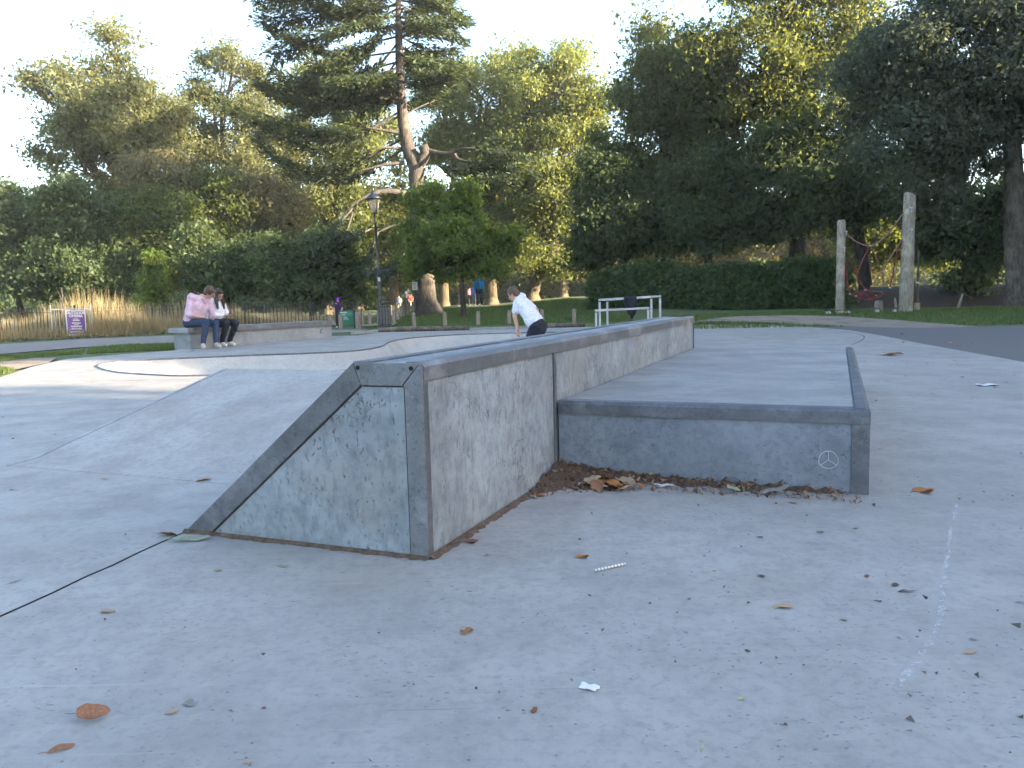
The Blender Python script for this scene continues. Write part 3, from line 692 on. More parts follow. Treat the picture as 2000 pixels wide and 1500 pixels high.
# ---- golden trees beyond the lawn
GF = 'golden trees beyond the lawn'
for i, (px, Y, w_, top_, lab) in enumerate([(770, 66, 70, 430, 'golden far tree seen between the lamp post and the cedar trunk'), (868, 70, 60, 420, 'far golden tree seen right under the maple crown'), (960, 64, 60, 400, 'far golden tree behind the person in the blue jacket'), (1100, 72, 80, 420, 'far golden tree left of the hedge end'), (700, 74, 70, 430, 'far golden tree behind the green sign board'), (1640, 70, 90, 430, 'far yellow tree glimpsed between the two log posts'), (1370, 72, 80, 440, 'far yellow tree glimpsed over the hedge')]):
    tree('plane_tree', lab, Y, [(px, top_, w_, 55), (px+w_*.6, top_+60, w_*.7, 45), (px-w_*.6, top_+50, w_*.7, 45), (px, top_+95, w_*.9, 30)], (px, 0), 'leaf_far', 9000, .27, 1.2, 50, .42, 'bark_plane', GF, fork=.45, seed=60+i)
# ---- trees to the right of the view: they shade the skate park
GR = 'trees along the right side of the park'
def copy_tree(o, loc, rz, sc, label):
    c = o.copy(); COL.objects.link(c); c.location = loc; c.rotation_euler = (0, 0, rz); c.scale = (sc, sc, sc); c['label'] = label; c['group'] = GR
    for ch in list(o.children):
        d = ch.copy(); COL.objects.link(d); d.parent = c
    return c
tr0 = tree('broadleaf_tree', 'dense dark tree at the path edge outside the right side', 30, [(1000, 380, 130, 110), (920, 450, 100, 80), (1080, 440, 100, 90), (1000, 270, 90, 90), (1000, 480, 120, 60)], (1000, 0), 'leaf_dark', 30000, .32, .95, 100, .3, 'bark_dark', GR, fork=.35, seed=71)
for i, (x, y, sc, rz, lab) in enumerate(RIGHT_TREES):
    if i == 0:
        tr0.location = (x, y, g(x, y)); tr0.scale = (sc,)*3; tr0.rotation_euler = (0, 0, rz); tr0['label'] = lab
    else: copy_tree(tr0, (x, y, g(x, y)), rz, sc, lab)

# ---- cedar
def cedar():
    global rng
    rng = np.random.default_rng(5); random.seed(5)
    Y0 = 36.0; b = atd(836, 606, Y0); root = empty('cedar_tree', (b.x, Y0, g(b.x, Y0)))
    tag(root, 'large dark cedar with a bare crooked trunk and layered drooping boughs', 'tree')
    kp = Y0/F
    tp = [(838, 622, 34), (838, 606, 26), (832, 585, 21), (826, 500, 18), (818, 420, 17), (814, 360, 14.5), (812, 325, 14.5), (796, 285, 13), (787, 230, 10.5), (783, 190, 9.5), (781, 140, 8), (779, 80, 7), (778, 20, 5.5), (777, -60, 4), (775, -150, 1.5)]
    pth = [atd(x, y, Y0) for x, y, _ in tp]; mb = MB(); mb.tube(spline(pth, 3), np.interp(np.arange(3*(len(tp)-1)+1)/3, range(len(tp)), [w_*kp for *_, w_ in tp]), 14, False)
    # the sawn crooked stub and its branch
    st = [atd(812, 322, Y0), atd(824, 312, Y0-.1), atd(832, 298, Y0-.2), atd(826, 284, Y0-.25)]
    mb.tube(st, [12*kp, 11.5*kp, 10.5*kp, 9.5*kp], 12, True)
    bran = [((834, 294), (868, 301), (885, 297), (905, 290), (928, 291)), ((885, 297), (893, 310), (912, 316))]
    for bl_ in bran:
        L = spline([atd(x, y, Y0-.2-.4*i) for i, (x, y) in enumerate(bl_)], 4); mb.tube(L, np.linspace(5*kp, 1.6*kp, len(L)), 7, False)
    low = spline([atd(816, 392, Y0), atd(790, 378, Y0-.5), atd(745, 374, Y0-1), atd(700, 392, Y0-1.4), atd(672, 420, Y0-1.6), atd(655, 455, Y0-1.8)], 4); mb.tube(low, np.interp(np.linspace(0, 5, len(low)), range(6), [6.5*kp, 6*kp, 5*kp, 1.7*kp, 1.2*kp, .8*kp]), 9, False)
    for bl_ in [((795, 262), (760, 256), (720, 250), (655, 237)), ((790, 292), (760, 288), (735, 290)), ((790, 318), (750, 322), (700, 335)), ((815, 430), (770, 440), (735, 455)), ((786, 190), (755, 182), (715, 160)), ((785, 205), (740, 190), (690, 185))]:
        L = spline([atd(x, y, Y0-.3*i) for i, (x, y) in enumerate(bl_)], 4); mb.tube(L, np.linspace(4*kp, 1.0*kp, len(L)), 6, False)
    # boughs: (polyline px), depth at tip, foliage start, half-width m
    B = []
    def bough(pts, dy, w_=1.0, st_=.25): B.append((pts, dy, w_, st_))
    for p in [[(778, -40), (640, -15), (500, 5)], [(779, 10), (650, 25), (515, 50)], [(779, 30), (660, 60), (535, 110)], [(780, 70), (680, 100), (575, 165)], [(780, 100), (660, 110), (545, 70)], [(780, 120), (670, 150), (560, 190)],
              [(781, 130), (640, 180), (505, 165)], [(783, 175), (640, 215), (520, 180)], [(786, 215), (640, 290), (540, 260), (430, 200)], [(786, 225), (660, 270), (520, 240)], [(790, 270), (660, 330), (560, 320), (500, 270)], [(790, 290), (680, 350), (560, 340)],
              [(779, -20), (700, 30), (620, 20)], [(779, 40), (700, 110), (630, 140)], [(780, 80), (720, 150), (640, 210)], [(781, 110), (730, 180), (680, 230)]]:
        bough(p, random.uniform(-2.5, 2.5), random.uniform(.9, 1.5), .22)
    for p in [[(778, -30), (850, 0), (890, 30)], [(779, 0), (850, 15), (915, 38)], [(779, 40), (840, 60), (900, 75)], [(780, 70), (840, 100), (895, 105)], [(780, 90), (850, 125), (905, 138)], [(781, 110), (830, 150), (865, 175)], [(782, 60), (820, 40), (850, 60)]]:
        bough(p, random.uniform(-2, 2), random.uniform(.55, .9), .2)
    bough([(787, 225), (840, 200), (888, 186)], 2.5, .35, .5)
    for p in [[(905, 291), (980, 300), (1040, 315)], [(912, 314), (980, 330), (1052, 345)], [(900, 320), (960, 350), (1010, 352)], [(880, 330), (930, 330), (1000, 310)], [(890, 350), (940, 362), (990, 366)]]:
        bough(p, random.uniform(-1.5, .5), .75, .1)
    for p in [[(700, 392), (660, 440), (600, 500)], [(672, 420), (640, 480), (590, 520)], [(690, 410), (660, 500), (630, 510)], [(740, 450), (720, 500), (690, 540)], [(735, 440), (700, 460), (660, 470)], [(800, 480), (770, 520), (735, 545)]]:
        bough(p, -2.0, .55, .35)
    for k in range(9):
        y0 = random.uniform(-80, 190); tx = random.uniform(520, 720); bough([(780, y0), ((780+tx)/2, y0+random.uniform(0, 35)), (tx, y0+random.uniform(-20, 60))], random.uniform(-4, 4), random.uniform(.5, 1.0), .25)
    for k in range(26):      # boughs towards and away from the viewer
        y0 = random.uniform(-130, 200); s_ = random.choice((-1, 1)); L = random.uniform(40, 130)
        bough([(780, y0), (780+s_*L*.5, y0+15), (780+s_*L-(40 if s_ < 0 else 0), y0+random.uniform(-15, 45))], random.choice((-1, 1))*random.uniform(2.5, 5.5), random.uniform(.6, 1.1), .2)
    for y0 in (-60, -90, -120):
        for s_ in (-1, 1): bough([(777, y0), (777+s_*60, y0+10), (777+s_*random.uniform(110, 200), y0+20)], random.uniform(-2, 2), .9, .15)
    PP, NN, TT, SS = [], [], [], []
    for pts, dy, hw, st_ in B:
        n_ = len(pts); L = spline([atd(x, y, Y0+dy*i/(n_-1)) for i, (x, y) in enumerate(pts)], 8)
        mb.tube(L, np.linspace(2.2*kp, .5*kp, len(L)), 5, False)
        A = np.array([tuple(p) for p in L]); seg = np.linalg.norm(np.diff(A, axis=0), axis=1); cum = np.concatenate([[0], np.cumsum(seg)]); tot = cum[-1]
        ns = int(tot*11)
        for j in range(ns):
            s_ = (st_+(1-st_)*j/ns)*tot; c = np.array([np.interp(s_, cum, A[:, k]) for k in range(3)])
            c2 = np.array([np.interp(min(tot, s_+.2), cum, A[:, k]) for k in range(3)]); d = c2-c; d /= np.linalg.norm(d)+1e-9
            side = np.cross(d, [0, 0, 1.0]); side /= np.linalg.norm(side)+1e-9
            u = (s_/tot-st_)/(1-st_); wl = 1.08*hw*(.25+1.0*math.sin(math.pi*min(1, u*.78+.12)))*random.uniform(.5, 1.15)
            for sg in (-1, 1):
                m = max(3, int(wl*12)); tt_ = rng.random(m)
                dirv = side*sg*.75+d*.65; dirv /= np.linalg.norm(dirv)
                q_ = c+dirv*(tt_*wl)[:, None]+rng.normal(0, 1, (m, 3))*np.array([.06, .06, .12]); q_[:, 2] -= (tt_**2)*wl*.02-tt_*wl*.05
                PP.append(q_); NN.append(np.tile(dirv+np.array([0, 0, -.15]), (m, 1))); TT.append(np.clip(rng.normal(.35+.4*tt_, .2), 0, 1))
    P = np.concatenate(PP); D = np.concatenate(NN); T = np.concatenate(TT); n = len(P)
    # needle sprays: narrow blades lying along the shoot, fanning
    D = D+unit(n)*.55; D /= np.linalg.norm(D, axis=1, keepdims=True); Wd = np.cross(D, unit(n)*.6+np.array([0, 0, 1.0])); Wd /= np.linalg.norm(Wd, axis=1, keepdims=True)+1e-9
    s_ = rng.uniform(.16, .34, n)[:, None]
    V = np.stack([P-D*s_*.4, P+Wd*s_*.17, P+D*s_*.6, P-Wd*s_*.17], 1).reshape(-1, 3)-np.array(root.location)
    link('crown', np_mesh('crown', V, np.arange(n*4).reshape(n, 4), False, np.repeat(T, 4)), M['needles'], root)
    me = mb.mesh('trunk', True, fixn=False); me.transform(Matrix.Translation(-Vector(root.location))); link('trunk', me, M['bark_cedar'], root)
    return n
NCED = cedar()

# ---- hedge
def hedge():
    global rng
    rng = np.random.default_rng(8); random.seed(8)
    a = atd(1150, 600, 33.5); b = atd(1660, 600, 30.0)
    d = Vector((b.x-a.x, b.y-a.y, 0)); L = d.length; d.normalize(); nn = Vector((-d.y, d.x, 0))
    root = empty('hedge', (a.x, a.y, g(a.x, a.y))); tag(root, 'long clipped dark green hedge behind the steel rails', 'hedge')
    HT, TH = 1.62, 1.3
    nc = 900; per = 62; n = nc*per
    cs = rng.random(nc)*L; top_c = HT+.10*np.sin(cs*.9)+.07*np.sin(cs*2.3+1)-.55*np.exp(-cs/1.3); wc = rng.random(nc)
    cz = np.where(wc < .62, rng.random(nc)*top_c, np.where(wc < .92, top_c-rng.random(nc)**2*.1, rng.random(nc)*top_c)); cd = np.where(wc < .62, rng.normal(.10, .09, nc), np.where(wc < .92, rng.random(nc)*TH, TH))
    s_ = np.repeat(cs, per)+rng.normal(0, .15, n); zz = np.repeat(cz, per)+rng.normal(0, .12, n); dep = np.repeat(cd, per)+rng.normal(0, .09, n); which = np.repeat(wc, per)
    zz += rng.exponential(.03, n)*(which > .62); zz = np.maximum(zz, .02)
    P = np.stack([a.x+d.x*s_+nn.x*dep, a.y+d.y*s_+nn.y*dep, zz], 1); P[:, 2] += gz(P[:, 0], P[:, 1])
    nb = np.where((which < .62)[:, None], -np.array(nn), np.array([0, 0, 1.0]))+np.array([0, 0, .35])
    hsz = np.clip(rng.lognormal(0, .3, n), .5, 1.7)
    leaf_obj('foliage', P, .12*hsz, 'hedge', root, nb, .8, .6, np.clip(np.repeat(rng.uniform(.1, .8, nc), per)+rng.normal(0, .2, n), 0, 1))
    mb = MB()
    for k in range(int(L/.35)):
        p = a+d*(k*.35+random.uniform(-.1, .1))+nn*(TH/2+random.uniform(-.25, .25)); z0 = g(p.x, p.y)
        mb.tube([Vector((p.x, p.y, z0-.1)), Vector((p.x+random.uniform(-.1, .1), p.y, z0+.7)), Vector((p.x+random.uniform(-.25, .25), p.y+random.uniform(-.2, .2), z0+1.55))], [.035, .028, .012], 5)
    me = mb.mesh('stems', True, fixn=False); me.transform(Matrix.Translation(-Vector(root.location))); link('stems', me, M['bark_dark'], root)
    mb = MB().prism([(.35, 0), (TH-.2, 0), (TH-.3, HT-.75), (.45, HT-.75)], a+UU*g(a.x, a.y)+d*1.0, nn, UU, d*(L-1.6))
    me = mb.mesh('inner_twigs'); me.transform(Matrix.Translation(-Vector(root.location))); link('inner_twigs', me, M['bark_dark'], root)
hedge()

# ---- grass: blades
def blades(name, X, Y, h, mat, lean=.35, w=.012, zoff=0.0, tint=None):
    n = len(X); Z = gz(X, Y)+zoff; h = np.broadcast_to(h, (n,))*rng.uniform(.5, 1.3, n); az = rng.random(n)*2*np.pi; az2 = rng.random(n)*2*np.pi
    lx, ly = np.cos(az)*h*lean*rng.random(n), np.sin(az)*h*lean*rng.random(n); wx, wy = np.cos(az2)*w, np.sin(az2)*w
    V = np.stack([np.stack([X-wx, Y-wy, Z-.01], 1), np.stack([X+wx, Y+wy, Z-.01], 1), np.stack([X+lx, Y+ly, Z+h], 1)], 1).reshape(-1, 3)
    t_ = rng.random(n) if tint is None else tint
    me = np_mesh(name, V, np.arange(n*3).reshape(n, 3), False, np.repeat(t_, 3)); return link(name, me, M[mat])
def scatter(n, poly):
    xs = [p[0] for p in poly]; ys = [p[1] for p in poly]; X = rng.uniform(min(xs), max(xs), n*3); Y = rng.uniform(min(ys), max(ys), n*3)
    k = inside(poly, X, Y); X, Y = X[k], Y[k]; return X[:n], Y[:n]
pg = lambda L: [at(*p).to_2d()[:] for p in L]
X, Y = scatter(52000, [(-4.6, 25.6), (3.8, 24.6), (5.0, 33), (3.5, 44), (-3.5, 42), (-5.5, 30)])
o = blades('lawn_grass', X, Y, .06, 'grass', .5, .014); tag(o, 'short mown grass on the rising lawn behind the bollards', 'grass', kind='stuff')
X, Y = scatter(34000, [(3.3, 18.5), (6.3, 18.4), (8.5, 17.9), (12, 17.2), (20, 16), (22, 27), (9, 27.5), (5.0, 26)])
k_ = ~inside(GRAVEL, X, Y); X, Y = X[k_], Y[k_]
o = blades('verge_grass', X, Y, .07, 'grass', .5, .012); tag(o, 'green grass verge around the log posts', 'grass', kind='stuff')
X, Y = scatter(9000, pg([(170, 690), (345, 681), (345, 671), (240, 674), (175, 680)])+[])
X2, Y2 = scatter(5000, pg([(-150, 722), (0, 706), (100, 694), (160, 690), (165, 683), (0, 696), (-150, 705)])); X3, Y3 = scatter(2500, pg([(-80, 742), (0, 728), (30, 722), (0, 718), (-90, 727)]))
o = blades('path_grass', np.concatenate([X, X2, X3]), np.concatenate([Y, Y2, Y3]), .06, 'grass', .6, .008); tag(o, 'green grass strip between the footpath and the concrete', 'grass', kind='stuff')
# tall dry grass behind and along the railings
fa, fb = at(-120, 671), at(480, 643)
def drygrass():
    d = (fb-fa); L = d.length+3.5; d.normalize(); nn = Vector((-d.y, d.x, 0))
    n = 26000; s_ = rng.random(n)*L; dep = .15+rng.random(n)**1.3*3.2
    pile = .36+.46*np.exp(-((s_-5.0)/2.4)**2)+.22*np.exp(-((s_-9.0)/1.6)**2)+.10*np.sin(s_*1.7)
    h = pile*(.75+.5*rng.random(n))*(.55+.25*dep)
    X = fa.x+d.x*s_+nn.x*dep; Y = fa.y+d.y*s_+nn.y*dep
    o = blades('dry_grass', X, Y, np.minimum(h, 1.75), 'drygrass', .45, .014); tag(o, 'tall dry straw coloured grass behind the iron railings', 'grass', kind='stuff')
    m = 4000; s_ = rng.random(m)*L; dep = -.10+rng.random(m)*.4
    o = blades('fence_weeds', fa.x+d.x*s_+nn.x*dep, fa.y+d.y*s_+nn.y*dep, .32, 'drygrass', .5, .010); tag(o, 'dry weeds along the foot of the railings', 'grass', kind='stuff')
    # fallen leaves along the fence foot
    m = 2600; s_ = rng.random(m)*L; dep = -.05-rng.random(m)**1.5*.9; X = fa.x+d.x*s_+nn.x*dep; Y = fa.y+d.y*s_+nn.y*dep
    P = np.stack([X, Y, gz(X, Y)+.02+rng.random(m)*.03], 1); V, Fq, t_ = leaf_cards(P, rng.uniform(.06, .13, m), np.array([0, 0, 1.0]), 1.6, .7)
    o = link('leaf_litter', np_mesh('leaf_litter', V, Fq, False, t_), M['leaf_brown']); tag(o, 'dry brown leaf litter along the foot of the railings', 'leaf litter', kind='stuff')
drygrass()
# ---- far woodland seen as one mass
def far_wood():
    n = 90000; X = rng.uniform(-85, 85, n); Y = rng.uniform(82, 100, n)
    top = 9+3*np.sin(X*.21)+2.0*np.sin(X*.53+2)+1.2*np.sin(X*1.3); Z = gz(X, Y)+rng.random(n)**1.1*top
    P = np.stack([X, Y, Z], 1); V, Fq, t_ = leaf_cards(P, rng.uniform(.4, .9, n), np.array([.3, -.4, .5]), .6, .6)
    o = link('far_woodland', np_mesh('far_woodland', V, Fq, False, t_), M['leaf_far']); tag(o, 'golden far-off woodland closing the view beyond the lawn', 'woodland', kind='stuff')
    n = 34000; X = rng.uniform(-60, 70, n); Y = rng.uniform(74, 78, n); Z = gz(X, Y)+rng.random(n)*(2.2+.7*np.sin(X*.6)+.4*np.sin(X*1.7))
    P = np.stack([X, Y, Z], 1); V, Fq, t_ = leaf_cards(P, rng.uniform(.25, .45, n), np.array([0, -.5, .5]), .6, .6)
    o = link('far_undergrowth', np_mesh('far_undergrowth', V, Fq, False, t_), M['leaf_dark']); tag(o, 'dark far undergrowth below the golden trees', 'undergrowth', kind='stuff')
far_wood()
# ================================================================== OBJECTS
random.seed(3); rng = np.random.default_rng(3)
def gp(px, Y):
    p = atd(px, 600, Y); return Vector((p.x, Y, g(p.x, Y)))
def put(mb, name, mat, root, smooth=False, bevel=0):     # mb in world coords; root is unrotated
    me = mb.mesh(name, smooth, bevel); me.transform(Matrix.Translation(-Vector(root.location)))
    return link(name, me, M[mat] if isinstance(mat, str) else mat, root)
def under(o, root): o.parent = root; return o

# ---- lamp post
M['lamp_paint'] = simple('lamp_paint', (.018, .022, .032), .35, .3, 20)
M['lamp_glass'] = None
t = NT('lamp_glass'); t.fin((.75, .72, .62), .12); t.b.inputs['Transmission Weight'].default_value = .85; t.b.inputs['IOR'].default_value = 1.1; M['lamp_glass'] = t.m
lb = gp(746, 25.4); lamp = empty('street_lamp', lb); tag(lamp, 'tall black park lamp post with a glass lantern', 'street lamp')
Hl = atd(727, 366, 25.4).z-lb.z; lean = (atd(727, 366, 25.4).x-lb.x)/Hl
lamp.rotation_euler = (0, lean*.9, 0)
def lpart(mb, n_, m_, sm=False, par=None): return link(n_, mb.mesh(n_, sm), M[m_], par or lamp)
k = Hl/4.45
lpart(MB().lathe([(.13, -.1), (.13, .05), (.10, .10), (.085, .55), (.10, .60), (.075, .66), (.06, .75), (.05, 1.9), (.055, 1.95), (.042, 2.0), (.036, 3.3*k), (.055, 3.32*k), (.03, 3.36*k), (.028, 3.62*k), (.05, 3.64*k)], (0, 0, 0), 14), 'post', 'lamp_paint', True)
lpart(MB().tube([(-.26, 0, 3.2*k), (.26, 0, 3.2*k)], .014, 8), 'ladder_bar', 'lamp_paint')
rb = MB()
for dz in (0, .09): rb.tube([(.36*math.cos(a), .36*math.sin(a), 1.74*k+dz) for a in np.linspace(0, 2*math.pi, 25)], .014, 6, False)
for a in (0, math.pi/2, math.pi, 1.5*math.pi): rb.tube([(0, 0, 1.80*k), (.36*math.cos(a), .36*math.sin(a), 1.76*k)], .012, 6)
for a in (0.3, 1.9, 3.4, 5.0): rb.box((.36*math.cos(a), .36*math.sin(a), 1.785*k), (.07, .07, .09))
lpart(rb, 'basket_ring', 'lamp_paint')
lpart(MB().box((0, -.058, 1.56*k), (.09, .012, .13)), 'number_plate', 'rail')
z1, z2 = 3.66*k, 4.08*k
ln = lpart(MB().lathe([(.11, z1-.02), (.12, z1)], (0, 0, 0), 4), 'lantern_base', 'lamp_paint')
for i in range(4):
    a = i*math.pi/2+math.pi/4; a2 = a+math.pi/2
    P_ = [Vector((r_*math.cos(q_), r_*math.sin(q_), z)) for r_, q_, z in ((.115, a, z1), (.115, a2, z1), (.215, a2, z2), (.215, a, z2))]
    c_ = sum(P_, Vector())/4; nrm = (P_[1]-P_[0]).cross(P_[3]-P_[0]).normalized()
    P_ = [c_+(p-c_)*.97 for p in P_]
    lpart(MB().hull8(P_, [p+nrm*.004 for p in P_]), 'lantern_pane', 'lamp_glass')
    lpart(MB().tube([(.118*math.cos(a), .118*math.sin(a), z1), (.22*math.cos(a), .22*math.sin(a), z2)], .011, 5), 'lantern_bar', 'lamp_paint')
lpart(MB().lathe([(.25, z2), (.26, z2+.03), (.15, z2+.12), (.085, z2+.17), (.095, z2+.21), (.05, z2+.25), (.03, z2+.29), (.045, z2+.32), (.012, z2+.37)], (0, 0, 0), 12), 'lantern_roof', 'lamp_paint', True)
M['burner'] = simple('lamp_burner', (.5, .28, .10), .5); lpart(MB().lathe([(.03, z1), (.03, z1+.1), (.055, z1+.14), (.055, z1+.25), (.02, z1+.3)], (0, 0, 0), 10), 'burner', 'burner', True)

# ---- litter bin
M['bin_slat'] = simple('bin_slat', (.10, .095, .09), .6, .35, 25)
bb = gp(750, 25.0); bn_ = empty('litter_bin', bb, .3); tag(bn_, 'dark slatted litter bin with a hooded top beside the lamp post', 'litter bin')
for i in range(14):
    a = 2*math.pi*i/14; me = MB().box((0, 0, .40), (.062, .02, .66)).mesh('slat'); o = link('slat', me, M['bin_slat'], bn_); o.location = (.20*math.cos(a), .20*math.sin(a), 0); o.rotation_euler = (0, 0, a+math.pi/2)
link('liner', MB().lathe([(.165, .06), (.165, .70), (.15, .70), (.15, .1)], (0, 0, 0), 14).mesh('liner'), M['black'], bn_)
link('base', MB().lathe([(.19, -.02), (.19, .07)], (0, 0, 0), 14).mesh('base'), M['black'], bn_)
for z in (.12, .68): link('hoop', MB().tube([(.215*math.cos(a), .215*math.sin(a), z) for a in np.linspace(0, 2*math.pi, 21)], .012, 6, False).mesh('hoop'), M['black'], bn_)
for i in range(4):
    a = i*math.pi/2+.4; link('hood_post', MB().tube([(.2*math.cos(a), .2*math.sin(a), .6), (.2*math.cos(a), .2*math.sin(a), .86)], .016, 6).mesh('hood_post'), M['black'], bn_)
link('hood', MB().lathe([(.245, .85), (.245, .885), (.18, .91), (.02, .92)], (0, 0, 0), 16).mesh('hood'), M['black'], bn_)

# ---- iron railings
fl = [at(*p) for p in [(-160, 673), (0, 665), (150, 656), (300, 648.5), (480, 643)]]+[Vector((-6.9, 27.6, 0)), Vector((-5.2, 27.9, 0))]
fence = empty('iron_railings', (fl[0].x, fl[0].y, 0)); tag(fence, 'low dark iron railings running along the dry grass', 'fence')
M['iron'] = simple('weathered_iron', (.03, .03, .03), .6, .3, 30)
pale = MB().tube([(0, 0, -.05), (0, 0, .84)], .011, 5).tube([(0, 0, .84), (0, 0, .90)], [.017, .003], 5).mesh('pale'); npale = 0
acc = 0.0
for a, b in zip(fl, fl[1:]):
    L = (b-a).length; d = (b-a)/L; s_ = acc
    while s_ < L:
        p = a+d*s_; o = link('pale', pale, M['iron'], fence); o.location = (p.x-fl[0].x, p.y-fl[0].y, g(p.x, p.y)+random.uniform(-.01, .02)); o.rotation_euler = (random.gauss(0, .015), random.gauss(0, .02), 0); s_ += .118; npale += 1
    acc = s_-L
    for z in (.12, .74):
        put(MB().box((a+b)/2+UU*z, (L, .03, .012), Matrix.Rotation(math.atan2(d.y, d.x), 3, 'Z')), 'rail', 'iron', fence)
    put(MB().box(a+UU*.45, (.045, .045, 1.0)), 'fence_post', 'iron', fence)
o = put(MB().tube([at(128, 655)+UU*0, at(128, 655)+UU*1.5], .018, 6), 'tall_stake', 'iron', fence)
# ---- poster on the railings
pc = at(159, 657.5); pc = pc+Vector((.0, -.22, 0)); fd = (fl[3]-fl[1]).normalized(); rzp = math.atan2(fd.y, fd.x)-.12
post = empty('cinema_poster', pc+UU*.03, rzp); post.rotation_euler = (R(-5), R(2.5), rzp)
tag(post, 'purple outdoor cinema poster with white border leaning on the railings', 'poster')
M['print_white'] = simple('print_white', (.55, .55, .56), .5, .03)
t = NT('poster_purple'); v = t.coord('Object'); sx = t.n('ShaderNodeSeparateXYZ'); t.l(v, sx.inputs[0])
f1 = t.rng(t.mth('ADD', sx.outputs[0], t.mth('MULTIPLY', t.noise(v, 5, 2), .3)), -.2, .42); f2 = t.rng(sx.outputs[2], .1, .75)
c = t.mix(f1, (.15, .08, .28), (.04, .018, .18)); c = t.mix(t.mth('MULTIPLY', f2, .7), c, (.13, .022, .17)); M['poster'] = t.fin(c, .45)
PWD, PHT = .56, .76
link('board', MB().box((0, .012, PHT/2), (PWD, .02, PHT)).mesh('board'), M['print_white'], post)
link('print', MB().box((0, -.0015, PHT/2+.02), (PWD-.05, .004, PHT-.09)).mesh('print'), M['poster'], post)
def text_part(body, size, loc, mat, root, name='lettering', rot=(math.pi/2, 0, 0), sx=1.0, bold=0.0):
    cu = bpy.data.curves.new('txt', 'FONT'); cu.body = body; cu.size = size; cu.align_x = 'CENTER'; cu.extrude = .0012; cu.offset = bold; cu.resolution_u = 3
    to = bpy.data.objects.new('txt', cu); COL.objects.link(to); bpy.context.view_layer.update()
    me = bpy.data.meshes.new_from_object(to.evaluated_get(bpy.context.evaluated_depsgraph_get())); bpy.data.objects.remove(to); me.name = name
    me.materials.clear(); o = link(name, me, mat, root); o.location = loc; o.rotation_euler = rot; o.scale = (sx, 1, 1); return o
text_part('OUTDOOR', .108, (0, -.0055, PHT-.115), M['print_white'], post, bold=.004)
text_part('CINEMA', .108, (0, -.0055, PHT-.205), M['print_white'], post, bold=.004)
for z, w_, h_ in ((.50, .15, .018), (.46, .20, .030), (.38, .26, .030), (.33, .14, .016), (.285, .32, .032), (.225, .30, .028), (.19, .40, .012), (.12, .38, .03)):
    n_ = max(2, int(w_/.05)); mbx = MB()
    for i in range(n_): mbx.box((-w_/2+(i+.5)*w_/n_, -.0045, z), (w_/n_*.82, .003, h_))
    link('small_print', mbx.mesh('small_print'), M['print_white'], post)
# light steel barrier beside the poster
M['barrier'] = simple('pale_steel', (.42, .41, .40), .5, .15)
ba = at(116, 659)+Vector((0, -.15, 0)); bar = empty('steel_barrier', ba, rzp); tag(bar, 'pale steel barrier panel behind the purple poster', 'barrier')
for i in range(9):
    o = link('bar', MB().tube([(0, 0, .06), (0, 0, .82)], .009, 6).mesh('bar'), M['barrier'], bar); o.location = (i*.125, 0, 0)
for z in (.06, .82): link('rail', MB().tube([(-.1, 0, z), (1.05, 0, z)], .014, 6).mesh('rail'), M['barrier'], bar)
for x in (-.1, 1.05): link('upright', MB().tube([(x, 0, -.03), (x, 0, .95)], .017, 6).mesh('upright'), M['barrier'], bar)

# ---- green notice board
M['green'] = simple('green_paint', (.005, .13, .065), .45, .12)
gb = gp(676, 26.2); gsn = empty('notice_board', gb, -.1); tag(gsn, 'green notice board with white lines of writing behind the bollards', 'sign')
link('panel', MB().box((0, 0, .33), (.46, .03, .50)).mesh('panel', bevel=.004), M['green'], gsn)
for x in (-.26, .27): link('post', MB().box((x, .01, .28), (.06, .06, .62)).mesh('post'), M['black'], gsn)
for z, x0, w_, h_ in ((.525, -.20, .22, .022), (.49, -.20, .40, .006), (.45, -.2, .16, .014), (.43, -.2, .40, .006), (.39, -.1, .07, .012), (.36, -.1, .14, .012), (.33, -.08, .10, .012), (.30, -.1, .18, .012)):
    link('lettering', MB().box((x0+w_/2, -.0165, z), (w_, .003, h_)).mesh('lettering'), M['print_white'], gsn)
# ---- white sign on a black post
wsn = empty('path_sign', gp(812, 34)); tag(wsn, 'small white sign on a black post left of the cedar trunk', 'sign')
link('post', MB().tube([(0, 0, -.1), (0, 0, 1.25)], .035, 8).mesh('post'), M['black'], wsn)
link('base_sleeve', MB().lathe([(.09, -.05), (.09, .75), (.05, .8)], (0, 0, 0), 10).mesh('base_sleeve'), M['black'], wsn)
link('plate', MB().box((0, -.04, 1.30), (.22, .015, .34)).mesh('plate'), M['print_white'], wsn)
for z, w_ in ((1.40, .12), (1.34, .15), (1.26, .08), (1.21, .15)): link('lettering', MB().box((0, -.05, z), (w_, .004, .022)).mesh('lettering'), M['black'], wsn)

